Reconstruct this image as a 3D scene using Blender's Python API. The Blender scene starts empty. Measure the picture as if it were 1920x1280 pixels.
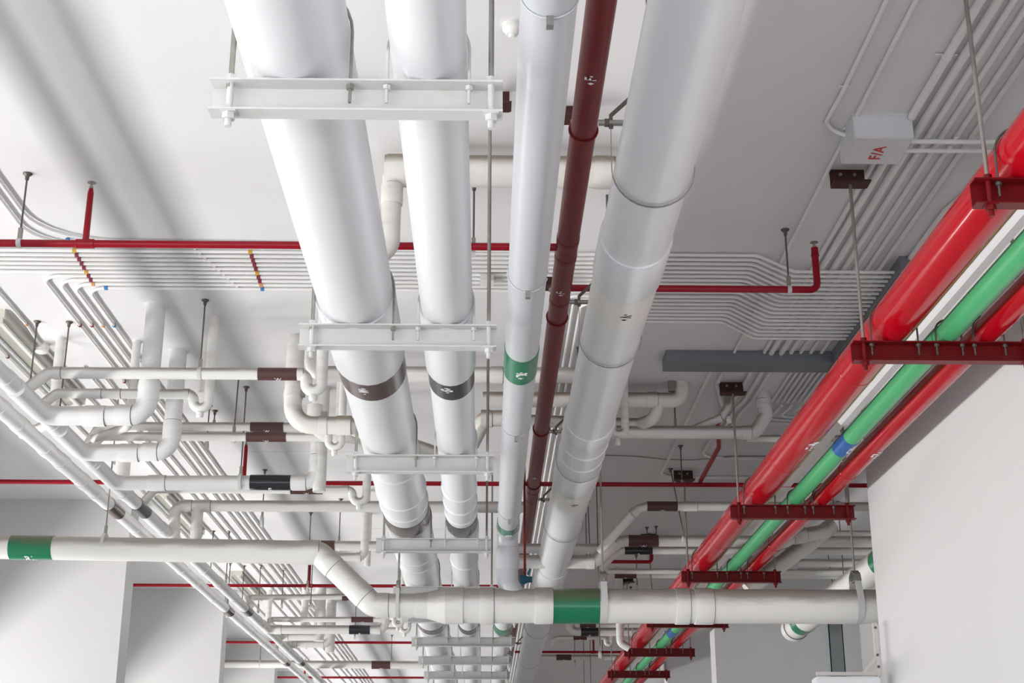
import bpy, bmesh, math, random
from mathutils import Vector, Matrix
random.seed(7)
C = bpy.context.scene.collection
EYE = 1.6            # camera height above the floor; heights in the builders are measured from the camera
CEIL = 4.0           # ceiling above the camera

# ------------------------------------------------------------------ camera
F_PX = 2667.0
PITCH = math.atan(930 / F_PX)
YAW = math.atan(53 / F_PX * math.cos(PITCH))
cam = bpy.data.objects.new('camera', bpy.data.cameras.new('camera'))
cam.data.sensor_width = 36.0
cam.data.lens = F_PX / 1920 * 36.0
cam.data.clip_start = 0.05; cam.data.clip_end = 400
cam.location = (0, 0, EYE)
cam.rotation_euler = (math.pi / 2 + PITCH, 0, -YAW)
C.objects.link(cam)
bpy.context.scene.camera = cam

# ------------------------------------------------------------------ daylight and exposure
sc = bpy.context.scene
sc.view_settings.view_transform = 'Standard'
sc.view_settings.look = 'None'
sc.view_settings.gamma = 1.0
sc.view_settings.use_curve_mapping = False
sc.view_settings.exposure = 0.36
w = bpy.data.worlds.new('daylight'); sc.world = w; w.use_nodes = True
bg = w.node_tree.nodes['Background']
bg.inputs[0].default_value = (0.72, 0.83, 1.0, 1); bg.inputs[1].default_value = 0.84

def area(name, loc, target, sx, sy, power, col=(1, 1, 1)):
    d = bpy.data.lights.new(name, 'AREA'); d.shape = 'RECTANGLE'; d.size = sx; d.size_y = sy
    d.energy = power; d.color = col
    o = bpy.data.objects.new(name, d); o.location = loc
    v = Vector(target) - Vector(loc)
    o.rotation_euler = v.to_track_quat('-Z', 'Y').to_euler()
    C.objects.link(o); return o
# daylight thrown back up from the sunlit yard beyond the open left side
area('yard_daylight', (-9.4, 15.0, 0.02), (-9.4 + 0.8, 15.0, 1.02), 70, 1.2, 9400, (1.0, 0.985, 0.965))
# daylight through the open end behind the camera
area('entrance_daylight', (-1.0, -6.0, 0.2), (0.5, 14.0, 4.0), 9, 1.2, 260, (0.93, 0.96, 1.0))

# ------------------------------------------------------------------ pixel rays onto known planes (planning of positions)
_c, _s, _cy, _sy = math.cos(PITCH), math.sin(PITCH), math.cos(YAW), math.sin(YAW)
FW = Vector((_sy * _c, _cy * _c, _s)); RT = Vector((_cy, -_sy, 0)); UP = Vector((-_sy * _s, -_cy * _s, _c))
def ray(x, y): return RT * (x - 960) + UP * (640 - y) + FW * F_PX
def aZ(x, y, z=CEIL): d = ray(x, y); return d * (z / d.z)
def aY(x, y, Y): d = ray(x, y); return d * (Y / d.y)
def aX(x, y, X): d = ray(x, y); return d * (X / d.x)
def V(*a): return Vector(a)
def row(py, P): return aZ(960, py, P[1] - P[2]).y      # where the underside of a long pipe crosses a pixel row

# ------------------------------------------------------------------ materials
def mat(name, col, rough=0.5, metal=0.0, var=0.04, scale=3.0, dust_shade=None, bump=0.0, coat=0.0, stain=None, spec=0.5):
    m = bpy.data.materials.new(name); m.use_nodes = True
    nt = m.node_tree; N = nt.nodes; L = nt.links; b = N['Principled BSDF']
    b.inputs['Roughness'].default_value = rough; b.inputs['Metallic'].default_value = metal; b.inputs['Specular IOR Level'].default_value = spec
    if coat: b.inputs['Coat Weight'].default_value = coat; b.inputs['Coat Roughness'].default_value = 0.12
    tc = N.new('ShaderNodeTexCoord'); no = N.new('ShaderNodeTexNoise')
    no.inputs['Scale'].default_value = scale; no.inputs['Detail'].default_value = 5
    L.new(tc.outputs['Object'], no.inputs['Vector'])
    mix = N.new('ShaderNodeMix'); mix.data_type = 'RGBA'
    mix.inputs['A'].default_value = tuple(c * (1 - var) for c in col) + (1,)
    mix.inputs['B'].default_value = tuple(min(1, c * (1 + var)) for c in col) + (1,)
    L.new(no.outputs['Fac'], mix.inputs['Factor'])
    out = mix.outputs['Result']
    if dust_shade:                                   # settled dirt plus painted shading, both growing towards upward-facing surfaces
        ge = N.new('ShaderNodeNewGeometry'); sp = N.new('ShaderNodeSeparateXYZ'); L.new(ge.outputs['Normal'], sp.inputs[0])
        n2 = N.new('ShaderNodeTexNoise'); n2.inputs['Scale'].default_value = 4.5; n2.inputs['Detail'].default_value = 6
        mp = N.new('ShaderNodeMapping'); mp.inputs['Scale'].default_value = (0.7, 0.7, 3.0)
        L.new(tc.outputs['Object'], mp.inputs[0]); L.new(mp.outputs[0], n2.inputs['Vector'])
        a = N.new('ShaderNodeMath'); a.operation = 'MULTIPLY_ADD'; a.inputs[1].default_value = 0.7; a.inputs[2].default_value = -0.35
        L.new(n2.outputs['Fac'], a.inputs[0])
        ad = N.new('ShaderNodeMath'); ad.operation = 'ADD'; L.new(a.outputs[0], ad.inputs[0]); L.new(sp.outputs['Z'], ad.inputs[1])
        mr = N.new('ShaderNodeMapRange'); mr.interpolation_type = 'SMOOTHSTEP'
        mr.inputs['From Min'].default_value = -0.12; mr.inputs['From Max'].default_value = 0.6; mr.inputs['To Max'].default_value = dust_shade[3]
        L.new(ad.outputs[0], mr.inputs['Value'])
        m2 = N.new('ShaderNodeMix'); m2.data_type = 'RGBA'; m2.inputs['B'].default_value = tuple(dust_shade[:3]) + (1,)
        L.new(mr.outputs[0], m2.inputs['Factor']); L.new(out, m2.inputs['A']); out = m2.outputs['Result']
    if stain:                                  # scattered dirty marks
        n3 = N.new('ShaderNodeTexNoise'); n3.inputs['Scale'].default_value = stain[4]; n3.inputs['Detail'].default_value = 8
        L.new(tc.outputs['Object'], n3.inputs['Vector'])
        mr = N.new('ShaderNodeMapRange'); mr.inputs['From Min'].default_value = 0.6; mr.inputs['From Max'].default_value = 0.78
        mr.inputs['To Max'].default_value = stain[3]
        L.new(n3.outputs['Fac'], mr.inputs['Value'])
        m3 = N.new('ShaderNodeMix'); m3.data_type = 'RGBA'; m3.inputs['B'].default_value = tuple(stain[:3]) + (1,)
        L.new(mr.outputs[0], m3.inputs['Factor']); L.new(out, m3.inputs['A']); out = m3.outputs['Result']
    L.new(out, b.inputs['Base Color'])
    if bump:
        bp = N.new('ShaderNodeBump'); bp.inputs['Strength'].default_value = bump; bp.inputs['Distance'].default_value = 0.01
        n4 = N.new('ShaderNodeTexNoise'); n4.inputs['Scale'].default_value = scale * 12
        L.new(tc.outputs['Object'], n4.inputs['Vector']); L.new(n4.outputs['Fac'], bp.inputs['Height']); L.new(bp.outputs[0], b.inputs['Normal'])
    return m

M = {
 'ceiling': mat('ceiling_paint', (0.77, 0.765, 0.77), 0.9, var=0.03, scale=1.2, bump=0.15),
 'wall': mat('wall_paint', (0.645, 0.64, 0.64), 0.85, var=0.03, scale=0.9, bump=0.12, stain=(0.6, 0.57, 0.53, 0.18, 0.8)),
 'floor': mat('floor_screed', (0.56, 0.55, 0.54), 0.7, var=0.08, scale=1.5),
 'yard': mat('yard_concrete', (0.6, 0.58, 0.55), 0.9, var=0.06, scale=0.8),
 'jacket': mat('white_jacket', (0.76, 0.775, 0.795), 0.30, var=0.01, scale=2),
 'pvc': mat('white_pvc', (0.80, 0.79, 0.765), 0.42, var=0.02, scale=4, dust_shade=(0.27, 0.23, 0.19, 0.8)),
 'pvc_clean': mat('clean_white_pvc', (0.82, 0.82, 0.82), 0.38, var=0.02, scale=4, dust_shade=(0.36, 0.32, 0.28, 0.6)),
 'shaded_rain_pvc': mat('shaded_rainwater_pvc', (0.52, 0.535, 0.56), 0.33, var=0.02, scale=4),  # white PVC darkened: shade from the jacketed pipes put into the colour
 'gap_shade': mat('joint_gap_shade', (0.16, 0.14, 0.13), 0.8),
 'dirty': mat('weathered_pvc', (0.79, 0.77, 0.73), 0.42, var=0.03, scale=5, dust_shade=(0.24, 0.19, 0.14, 0.9), stain=(0.45, 0.33, 0.2, 0.5, 5.0)),
 'conduit': mat('conduit_paint', (0.86, 0.85, 0.84), 0.45, var=0.02, scale=3),
 'beam': mat('white_beam_paint', (0.62, 0.62, 0.61), 0.5, var=0.05, scale=6, stain=(0.5, 0.47, 0.42, 0.5, 7.0)),
 'steel': mat('galvanised_steel', (0.33, 0.32, 0.29), 0.42, 0.75, var=0.2, scale=25),
 'dark_steel': mat('dark_steel', (0.14, 0.13, 0.12), 0.5, 0.6, var=0.2, scale=25),
 'maroon': mat('maroon_paint', (0.165, 0.010, 0.013), 0.36, var=0.15, scale=6, dust_shade=(0.22, 0.09, 0.08, 0.3), spec=0.25),
 'sprinkler': mat('sprinkler_red', (0.29, 0.004, 0.014), 0.3, spec=0.3, var=0.06, scale=8),
 'red': mat('fire_red_gloss', (0.43, 0.002, 0.010), 0.14, var=0.04, scale=3, spec=0.3),
 'red_beam': mat('red_beam_paint', (0.14, 0.002, 0.004), 0.4, spec=0.3, var=0.1, scale=8),
 'anchor': mat('red_oxide', (0.045, 0.008, 0.007), 0.55, var=0.25, scale=15),
 'green': mat('green_plastic', (0.075, 0.42, 0.17), 0.4, var=0.05, scale=4),
 'green_band': mat('green_band', (0.008, 0.19, 0.085), 0.22, var=0.05, scale=5, dust_shade=(0.13, 0.12, 0.07, 0.8)),
 'brown_band': mat('brown_band', (0.075, 0.038, 0.034), 0.2, var=0.1, scale=8),
 'brown_tape': mat('brown_tape', (0.085, 0.035, 0.032), 0.5, var=0.2, scale=14),
 'black_band': mat('black_band', (0.022, 0.022, 0.027), 0.2, var=0.1, scale=8),
 'blue_band': mat('blue_band', (0.01, 0.11, 0.36), 0.3, var=0.05, scale=8),
 'trunking': mat('grey_trunking', (0.185, 0.205, 0.225), 0.45, var=0.05, scale=5),
 'letter_white': mat('white_lettering', (0.85, 0.85, 0.87), 0.5, var=0.02),
 'letter_black': mat('black_lettering', (0.02, 0.02, 0.02), 0.5, var=0.02),
 'letter_red': mat('red_lettering', (0.6, 0.03, 0.02), 0.5, var=0.02),
 'cream': mat('cream_label', (0.80, 0.78, 0.73), 0.35, var=0.02, scale=5, stain=(0.75, 0.6, 0.56, 0.6, 3.0)),
 'box': mat('box_paint', (0.72, 0.73, 0.75), 0.4, var=0.02, scale=3),
 'yellow': mat('yellow_paint', (0.62, 0.36, 0.03), 0.5, var=0.05), 'clip_maroon': mat('clip_maroon', (0.22, 0.02, 0.045), 0.5, var=0.05),
 'clip_blue': mat('clip_blue', (0.03, 0.22, 0.5), 0.5, var=0.05), 'clip_orange': mat('clip_orange', (0.7, 0.33, 0.12), 0.5, var=0.05),
 'tube': mat('lamp_tube', (0.82, 0.84, 0.84), 0.2, var=0.01), 'fixture': mat('fixture_enamel', (0.66, 0.65, 0.58), 0.4, var=0.04),
 'post': mat('grey_post_paint', (0.24, 0.27, 0.28), 0.5, var=0.04), 'alu': mat('aluminium', (0.62, 0.58, 0.56), 0.45, 0.3, var=0.06),
 'cable': mat('black_cable', (0.04, 0.04, 0.04), 0.6), 'valve': mat('blue_valve_paint', (0.01, 0.10, 0.16), 0.4),
 'tarnish': mat('tarnished_galvanised', (0.26, 0.26, 0.24), 0.6, 0.3, var=0.2, scale=10),
}

# ------------------------------------------------------------------ mesh helpers
def frame(d):
    d = d.normalized(); a = V(0, 0, 1) if abs(d.z) < 0.9 else V(1, 0, 0)
    u = d.cross(a).normalized(); return u, d.cross(u).normalized()
def loft(bm, rings, cap=True):
    vr = [[bm.verts.new(p) for p in r] for r in rings]
    n = len(vr[0])
    for a, b in zip(vr, vr[1:]):
        for i in range(n): bm.faces.new((a[i], a[(i + 1) % n], b[(i + 1) % n], b[i]))
    if cap: bm.faces.new(list(reversed(vr[0]))); bm.faces.new(vr[-1])
def fillet(pts, R, n=7):
    out = [pts[0]]
    for a, b, c in zip(pts, pts[1:], pts[2:]):
        u = (a - b); v = (c - b); lu, lv = u.length, v.length; u = u / lu; v = v / lv
        ang = u.angle(v)
        if ang > math.pi - 0.02: out.append(b); continue
        t = min(R / math.tan(ang / 2), lu * 0.499, lv * 0.499); r = t * math.tan(ang / 2)
        bis = (u + v).normalized(); cen = b + bis * (r / math.sin(ang / 2))
        s, e = b + u * t - cen, b + v * t - cen
        tot = s.angle(e)
        for i in range(n + 1):
            f = i / n
            out.append(cen + (s * math.sin((1 - f) * tot) + e * math.sin(f * tot)) / math.sin(tot))
    out.append(pts[-1]); return out
def sweep(bm, pts, r, seg=20, R=None, cap=True):
    pts = [Vector(p) for p in pts]
    if R and len(pts) > 2: pts = fillet(pts, R)
    rings = []; prev = None
    for i, p in enumerate(pts):
        t = (pts[min(i + 1, len(pts) - 1)] - pts[max(i - 1, 0)]).normalized()
        if prev is None: u, _ = frame(t)
        else:
            u = prev - t * prev.dot(t); u.normalize()
        prev = u; v = t.cross(u)
        rr = r[i] if isinstance(r, list) else r
        rings.append([p + (u * math.cos(2 * math.pi * k / seg) + v * math.sin(2 * math.pi * k / seg)) * rr for k in range(seg)])
    loft(bm, rings, cap)
def lathe(bm, p, d, prof, seg=24):
    """prof: (distance along d, radius)"""
    d = d.normalized(); u, v = frame(d)
    loft(bm, [[p + d * s + (u * math.cos(2 * math.pi * k / seg) + v * math.sin(2 * math.pi * k / seg)) * r for k in range(seg)] for s, r in prof])
def box(bm, lo, hi):
    x0, y0, z0 = lo; x1, y1, z1 = hi
    vs = [bm.verts.new(p) for p in ((x0,y0,z0),(x1,y0,z0),(x1,y1,z0),(x0,y1,z0),(x0,y0,z1),(x1,y0,z1),(x1,y1,z1),(x0,y1,z1))]
    for f in ((0,3,2,1),(4,5,6,7),(0,1,5,4),(1,2,6,5),(2,3,7,6),(3,0,4,7)): bm.faces.new([vs[i] for i in f])
def obox(bm, a, b, w, h, up=V(0, 0, 1)):
    d = (b - a).normalized(); s = d.cross(up).normalized(); t = s.cross(d)
    loft(bm, [[p + s * (i * w / 2) + t * (j * h / 2) for i, j in ((-1,-1),(1,-1),(1,1),(-1,1))] for p in (a, b)])
def hexnut(bm, p, d, r, L):
    d = d.normalized(); u, v = frame(d)
    loft(bm, [[p + d * s + (u * math.cos(math.pi * k / 3) + v * math.sin(math.pi * k / 3)) * r for k in range(6)] for s in (-L / 2, L / 2)])
def NB(): return bmesh.new()

def make(name, bm, m, parent=None, origin=V(0, 0, 0), smooth=True, angle=38):
    bmesh.ops.recalc_face_normals(bm, faces=bm.faces)
    if origin.length: bmesh.ops.translate(bm, verts=bm.verts, vec=-origin)
    me = bpy.data.meshes.new(name); bm.to_mesh(me); bm.free()
    if smooth: me.shade_smooth(); me.set_sharp_from_angle(angle=math.radians(angle))
    me.materials.append(M[m]); o = bpy.data.objects.new(name, me); C.objects.link(o)
    if parent is not None: o.parent = parent
    return o
LABELS = {}
def tag(o, label, cat, group=None):
    o['label'] = label; o['category'] = cat
    if group: o['group'] = group
    LABELS.setdefault(label, []).append(o.name)
    assert len(label.split()) <= 16, label
def thing(name, label, cat, origin, group=None):
    o = bpy.data.objects.new(name, None); o.empty_display_size = 0.1; C.objects.link(o)
    o.location = (origin.x, origin.y, origin.z + EYE); tag(o, label, cat, group); o['_o'] = (origin.x, origin.y, origin.z); return o
def part(T, name, bm, m, label=None, parent=None, smooth=True, angle=38):
    o = make(name, bm, m, parent if parent is not None else T, Vector(T['_o']), smooth, angle)
    if label: o['label'] = label
    return o
def solo(name, label, cat, bm, m, origin, group=None, smooth=True):
    o = make(name, bm, m, None, origin, smooth); o.location = (origin.x, origin.y, origin.z + EYE); tag(o, label, cat, group); return o
def structure(name, bm, m):
    o = make(name, bm, m, None, V(0, 0, 0), False); o.location = (0, 0, EYE); o['kind'] = 'structure'; return o

# pipe dressing
def coupling(T, p, d, r, L=0.12, m='pvc', grow=1.09, name='coupling'):
    bm = NB(); R = r * grow; e = min(0.012, L * 0.15)
    lathe(bm, p, d, [(-L/2, r * 0.99), (-L/2, R * 0.985), (-L/2 + e, R), (L/2 - e, R), (L/2, R * 0.985), (L/2, r * 1.015), (L/2 + .005, r * 1.015), (L/2 + .005, r * 0.99)])
    if m in ('pvc', 'pvc_clean', 'dirty', 'shaded_rain_pvc'):       # dark joint line at the socket mouth, gap shadow put into the colour
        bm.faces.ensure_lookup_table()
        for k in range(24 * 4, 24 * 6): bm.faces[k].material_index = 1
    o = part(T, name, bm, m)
    if m in ('pvc', 'pvc_clean', 'dirty', 'shaded_rain_pvc'): o.data.materials.append(M['gap_shade'])
    return o
def band(T, p, d, r, L, m, lab=None, grow=0.0035):
    bm = NB(); lathe(bm, p, d, [(-L/2, r * 0.995), (-L/2, r + grow), (L/2, r + grow), (L/2, r * 0.995)], 40); return part(T, 'colour_band', bm, m, lab)
def glyphs(text, size):
    cu = bpy.data.curves.new('t', 'FONT'); cu.body = text; cu.size = size; cu.align_x = 'CENTER'; cu.align_y = 'CENTER'; cu.offset = size * 0.02
    o = bpy.data.objects.new('t', cu); C.objects.link(o)
    me = o.to_mesh(); vs = [v.co.copy() for v in me.vertices]; fs = [list(p.vertices) for p in me.polygons]
    o.to_mesh_clear(); bpy.data.objects.remove(o); bpy.data.curves.remove(cu)
    return vs, fs
def lettering(T, text, size, m, axis_pt, d, n0, r, arrow=None, parent=None, name='lettering', squeeze=1.0):
    """text printed on a pipe, reading along d, centred where the outward normal is n0"""
    d = d.normalized(); n0 = n0.normalized(); u = n0.cross(d)
    vs, fs = glyphs(text, size)
    wdt = max(v.x for v in vs) - min(v.x for v in vs)
    if arrow:
        k = size * 0.26; g = wdt / 2 + size * 0.2
        for sgn, shape in ((arrow, ((0, .32), (.45, .32), (.45, .75), (1.1, 0), (.45, -.75), (0, -.32))), (-arrow, ((0, .35), (.5, .35), (.5, -.35), (0, -.35)))):
            b0 = len(vs)
            for x, y in shape: vs.append(V(sgn * (g + x * k), y * k, 0))
            fs.append(list(range(b0, len(vs))))
    bm = NB(); e = r + 0.0062 if parent is None else r + 0.0062
    bv = [bm.verts.new(axis_pt + d * (p.x * squeeze) + (n0 * math.cos(p.y / r) + u * math.sin(p.y / r)) * e) for p in vs]
    bi = [bm.verts.new(axis_pt + d * (p.x * squeeze) + (n0 * math.cos(p.y / r) + u * math.sin(p.y / r)) * (e - 0.0015)) for p in vs]
    edges = {}
    for f in fs:
        try: bm.faces.new([bv[i] for i in f])
        except ValueError: pass
        for i, j in zip(f, f[1:] + f[:1]): edges[(i, j)] = 1
    for i, j in edges:
        if (j, i) not in edges:
            try: bm.faces.new((bv[j], bv[i], bi[i], bi[j]))
            except ValueError: pass
    o = make(name, bm, m, parent if parent is not None else T, Vector(T['_o']), False)
    return o
ax = V(1, 0, 0); ay = V(0, 1, 0); az = V(0, 0, 1); DN = V(0, 0, -1)

# ------------------------------------------------------------------ the setting
bm = NB(); box(bm, (-7.4, -9, CEIL), (7.5, 62, CEIL + 0.3)); structure('ceiling', bm, 'ceiling')
bm = NB(); box(bm, (-7.4, -9, -EYE - 0.2), (7.5, 62, -EYE)); structure('floor', bm, 'floor')
bm = NB(); box(bm, (-40, -30, -EYE - 0.35), (-7.4, 80, -EYE - 0.05)); structure('ground_yard', bm, 'yard')
for i, y in enumerate((17.57, 24.34, 30.7, 37.1, 43.5, 49.9, 11.1, 4.6)):     # fins of wall standing out between the open bays
    bm = NB(); box(bm, (-7.4, y, -EYE), (-4.43, y + 0.42, CEIL)); structure('wall_left' if i == 0 else 'wall_left.%03d' % i, bm, 'wall')
bm = NB(); box(bm, (-7.6, -9, 0.92), (-7.4, 62, CEIL)); structure('wall_left_upper', bm, 'wall')
bm = NB(); box(bm, (3.42, -9, -EYE), (3.9, 12.42, CEIL)); structure('wall_right', bm, 'wall')
bm = NB(); box(bm, (3.42, 21.4, -EYE), (5.6, 21.85, CEIL)); structure('wall_right.001', bm, 'wall')
bm = NB(); box(bm, (3.42, 27.2, -EYE), (5.6, 27.65, CEIL)); structure('wall_right.002', bm, 'wall')
bm = NB(); box(bm, (7.0, -9, -EYE), (7.3, 62, CEIL)); structure('wall_far_right', bm, 'wall')
bm = NB(); box(bm, (-7.4, 61.5, -EYE), (7.5, 62, CEIL)); structure('wall_back', bm, 'wall')
# hairline joints in the ceiling
for i, (px, y0, x0, x1) in enumerate(((500, 846, -2.7, 0.9), (700, 990, -2.2, 0.4))):
    Y = aZ(px, y0).y; bm = NB(); box(bm, (x0, Y, CEIL - 0.004), (x1, Y + 0.03, CEIL + 0.01)); structure('trim_%d' % (i + 1), bm, 'dark_steel' if False else 'ceiling')

# ------------------------------------------------------------------ long pipes running away from the camera
def support(T, X, Z, r, Y, L, m): coupling(T, V(X, Y + L / 2, Z), ay, r, L, m, 1 + 0.012 / r, 'sleeve')
def long_pipe(name, label, cat, X, Z, r, y0, y1, m, seg=48):
    T = thing(name, label, cat, V(X, y0, Z)); bm = NB(); sweep(bm, [V(X, y0, Z), V(X, y1, Z)], r, seg); part(T, 'pipe_run', bm, m); return T
WB = (4.508, 7.08, 9.80, 12.78, 15.4, 17.25, 19.5, 21.65, 23.7, 26.4, 29.5)      # white trapeze hangers
ZB = 2.44; HB = 0.125
P1 = (-0.712, ZB + HB + 0.206, 0.206); P2 = (-0.217, ZB + HB + 0.139, 0.139)
T = long_pipe('insulated_pipe', 'thickest white jacketed pipe with a brown W band, left on the white trapeze hangers', 'pipe', *P1, 2.5, 48, 'jacket')
for y, L in zip(WB, (0, 1.02)):
    if L: support(T, P1[0], P1[1], P1[2], y + 0.05, L, 'jacket')
def rib(T, P, y, m='jacket'):
    bm = NB(); lathe(bm, V(P[0], y, P[1]), ay, [(-.02, P[2] * .99), (-.012, P[2] + .004), (0, P[2] + .009), (.012, P[2] + .004), (.02, P[2] * .99)], 40); part(T, 'jacket_seam', bm, m)
for y in (10.7, 11.65, 12.1, 14.2, 14.6, 17.2, 20.4): rib(T, P1, y)
for y0, y1 in ((row(719, P1), row(752, P1)), (12.35, 12.75), (18.9, 19.3)):
    band(T, V(P1[0], (y0 + y1) / 2, P1[1]), ay, P1[2], y1 - y0, 'brown_band', 'glossy brown band')
    if y0 < 10: lettering(T, 'W', 0.085, 'letter_white', V(P1[0], (y0 + y1) / 2 - .01, P1[1]), -ay, V(-0.16, 0, -1), P1[2], 1, squeeze=0.75)
T = long_pipe('insulated_pipe', 'medium white jacketed pipe with a black S band, beside the thickest white pipe', 'pipe', *P2, 2.5, 48, 'jacket')
support(T, P2[0], P2[1], P2[2], 7.13, 1.02, 'jacket')
for y in (11.3, 11.8, 12.2, 14.4, 17.4, 20.6): rib(T, P2, y)
for y0, y1 in ((row(716, P2), row(750, P2)), (12.35, 12.75), (18.9, 19.3)):
    band(T, V(P2[0], (y0 + y1) / 2, P2[1]), ay, P2[2], y1 - y0, 'black_band', 'glossy black band')
    if y0 < 10: lettering(T, 'S', 0.1, 'letter_white', V(P2[0], (y0 + y1) / 2 - .01, P2[1]), -ay, V(-0.14, 0, -1), P2[2], 1, squeeze=0.75)
# rainwater pipe: runs away, then drops into the big cross drain
X3c, Z3, R3 = 0.203, 2.67, 0.0975
YD = 13.0; ZD = 1.99; RD = 0.155
T = thing('rainwater_pipe', 'white rainwater pipe with glossy green bands dropping into the cross drain', 'pipe', V(X3c, 2.5, Z3))
bm = NB(); sweep(bm, [V(X3c, 2.5, Z3), V(X3c, YD, Z3), V(X3c + 0.0, YD, ZD + 0.2), V(X3c + 0.1, YD, ZD + 0.05)], R3, 40, 0.16); part(T, 'pipe_run', bm, 'shaded_rain_pvc')
def p3band(ya, yb, sz=0.1, lab=True):
    band(T, V(X3c, (ya + yb) / 2, Z3), ay, R3, yb - ya, 'green_band', 'glossy green band')
    if lab: lettering(T, 'RL', sz, 'letter_white', V(X3c, (ya + yb) / 2 + 0.02, Z3), ay, V(0.0, 0, -1), R3, 1, squeeze=0.8)
RP = (X3c, Z3, R3); p3band(row(679, RP), row(721, RP), .085); p3band(row(995, RP), row(1012, RP), 0.075)
for y in [row(q, RP) for q in (32, 546, 818, 974)]: 
    bm = NB(); sweep(bm, [V(X3c + (R3 + .004) * math.cos(a), y, Z3 + (R3 + .004) * math.sin(a)) for a in [k * math.pi / 12 for k in range(24)]], 0.0035, 6); c = part(T, 'strap_clamp', bm, 'shaded_rain_pvc')
    bm = NB(); box(bm, (X3c - .012, y - .012, Z3 - R3 - .035), (X3c + .012, y + .02, Z3 - R3 + .002)); part(T, 'clamp_lug', bm, 'steel', parent=c)
coupling(T, V(X3c, 12.78, Z3), ay, R3, 0.12, 'shaded_rain_pvc', 1.1)
coupling(T, V(X3c, YD, 2.42), az, R3, 0.2, 'shaded_rain_pvc', 1.1)
# maroon wet riser main
X4, Z4, R4 = 0.502, 3.52, 0.0695
T = long_pipe('fire_main', 'maroon fire main with small white F marks, between two white pipes', 'pipe', X4, Z4, R4, 3.0, 30, 'maroon', 32)
for y in (6.7, 9.55, 12.5, 14.6): 
    bm = NB(); sweep(bm, [V(X4 + (R4 + .005) * math.cos(a), y, Z4 + (R4 + .005) * math.sin(a)) for a in [k * math.pi / 12 for k in range(25)]], 0.006, 8); part(T, 'strap_clamp', bm, 'maroon')
for y in (8.15, 8.42, 9.2, 14.9, 15.3): coupling(T, V(X4, y, Z4), ay, R4, 0.09, 'maroon', 1.05)
for y in (6.05, 8.9, 14.1): lettering(T, 'F', 0.075, 'letter_white', V(X4, y, Z4), -ay, V(-0.1, 0, -1), R4, -1, squeeze=0.9)
# big white pipe on the right, slung on clevis hangers
P5 = (0.786, 3.0, 0.1835)
T = long_pipe('insulated_pipe', 'big white jacketed pipe with black V mark, slung on clevis hangers right of maroon main', 'pipe', *P5, 2.5, 48, 'jacket')
for a, b in ((499, 566), (825, 846), (905, 934), (1085, 1105)): coupling(T, V(P5[0], (row(a, P5) + row(b, P5)) / 2, P5[1]), ay, P5[2], row(b, P5) - row(a, P5), 'jacket', 1.07, 'sleeve')
for q in (862, 884, 1120, 1165, 1180, 1196, 1212): rib(T, P5, row(q, P5))
for a, b in ((566, 617), (935, 957)):
    yc = (row(a, P5) + row(b, P5)) / 2
    band(T, V(P5[0], yc, P5[1]), ay, P5[2], row(b, P5) - row(a, P5), 'cream', 'cream printed band')
    lettering(T, 'V', 0.09, 'letter_black', V(P5[0], yc, P5[1]), ay, V(0.02, 0, -1), P5[2], 1, squeeze=0.75)

def clevis(label, P, y, top=CEIL):
    X, Z, r = P; T = thing('clevis_hanger', label, 'hanger', V(X, y, Z), 'clevis hangers of the big right pipe'); q = r + 0.012
    pts = [V(X - q * 1.0, y, Z + q * 1.35)] + [V(X - q * math.cos(a), y, Z - q * math.sin(a)) for a in [k * math.pi / 16 for k in range(17)]] + [V(X + q, y, Z + q * 1.35)]
    bm = NB()
    loft(bm, [[p + ay * s * 0.008 + (p - V(X, y, Z)).normalized() * t for s, t in ((-1, 0), (1, 0), (1, .004), (-1, .004))] for p in pts]); part(T, 'strap', bm, 'steel')
    bm = NB(); pts = [V(X - q, y, Z + q * 1.1), V(X - q, y, Z + q * 1.45), V(X - q * .25, y, Z + q * 2.2), V(X + q * .25, y, Z + q * 2.2), V(X + q, y, Z + q * 1.45), V(X + q, y, Z + q * 1.1)]
    sweep(bm, pts, 0.011, 8); part(T, 'yoke', bm, 'dark_steel')
    bm = NB(); sweep(bm, [V(X - q - .06, y, Z + q * 1.25), V(X + q + .06, y, Z + q * 1.25)], 0.015, 10); b = part(T, 'cross_bolt', bm, 'steel')
    for s in (-1, 1):
        bm = NB(); hexnut(bm, V(X + s * (q + .02), y, Z + q * 1.25), ax, 0.02, 0.022); part(T, 'nut', bm, 'dark_steel', parent=b)
    bm = NB(); sweep(bm, [V(X, y, Z + q * 2.15), V(X, y, top)], 0.008, 8); part(T, 'rod', bm, 'dark_steel')
for y, lab in ((row(381, P5), 'first clevis hanger of the big right pipe, below the cross pipe elbow'), (row(684, P5), 'clevis hanger of the big right pipe, just past its black V mark'),
               (row(901, P5), 'clevis hanger of the big right pipe, level with the sprinkler line'), (row(1014, P5), 'clevis hanger of the big right pipe, just before the cross drain'),
               (21.5, 'first clevis hanger of the big right pipe beyond the cross drain'), (25.5, 'farthest clevis hanger of the big right pipe')):
    clevis(lab, P5, y)
# blue valve under the big right pipe
T = thing('valve', 'small dark blue valve peeping out beside the rainwater pipe bend', 'valve', aY(984, 1086, 13.6)); p = Vector(T['_o'])
bm = NB(); lathe(bm, p - ax * .05, ax, [(0, .02), (0, .045), (.04, .05), (.08, .03), (.12, .03)], 12); part(T, 'body', bm, 'valve')
bm = NB(); sweep(bm, [p + V(.03, -.02, .04), p + V(.05, -.03, .1)], .012, 8); part(T, 'handle', bm, 'valve')
bm = NB(); sweep(bm, [p, V(p.x, p.y, CEIL)], .012, 8); part(T, 'drop_pipe', bm, 'maroon')

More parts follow.
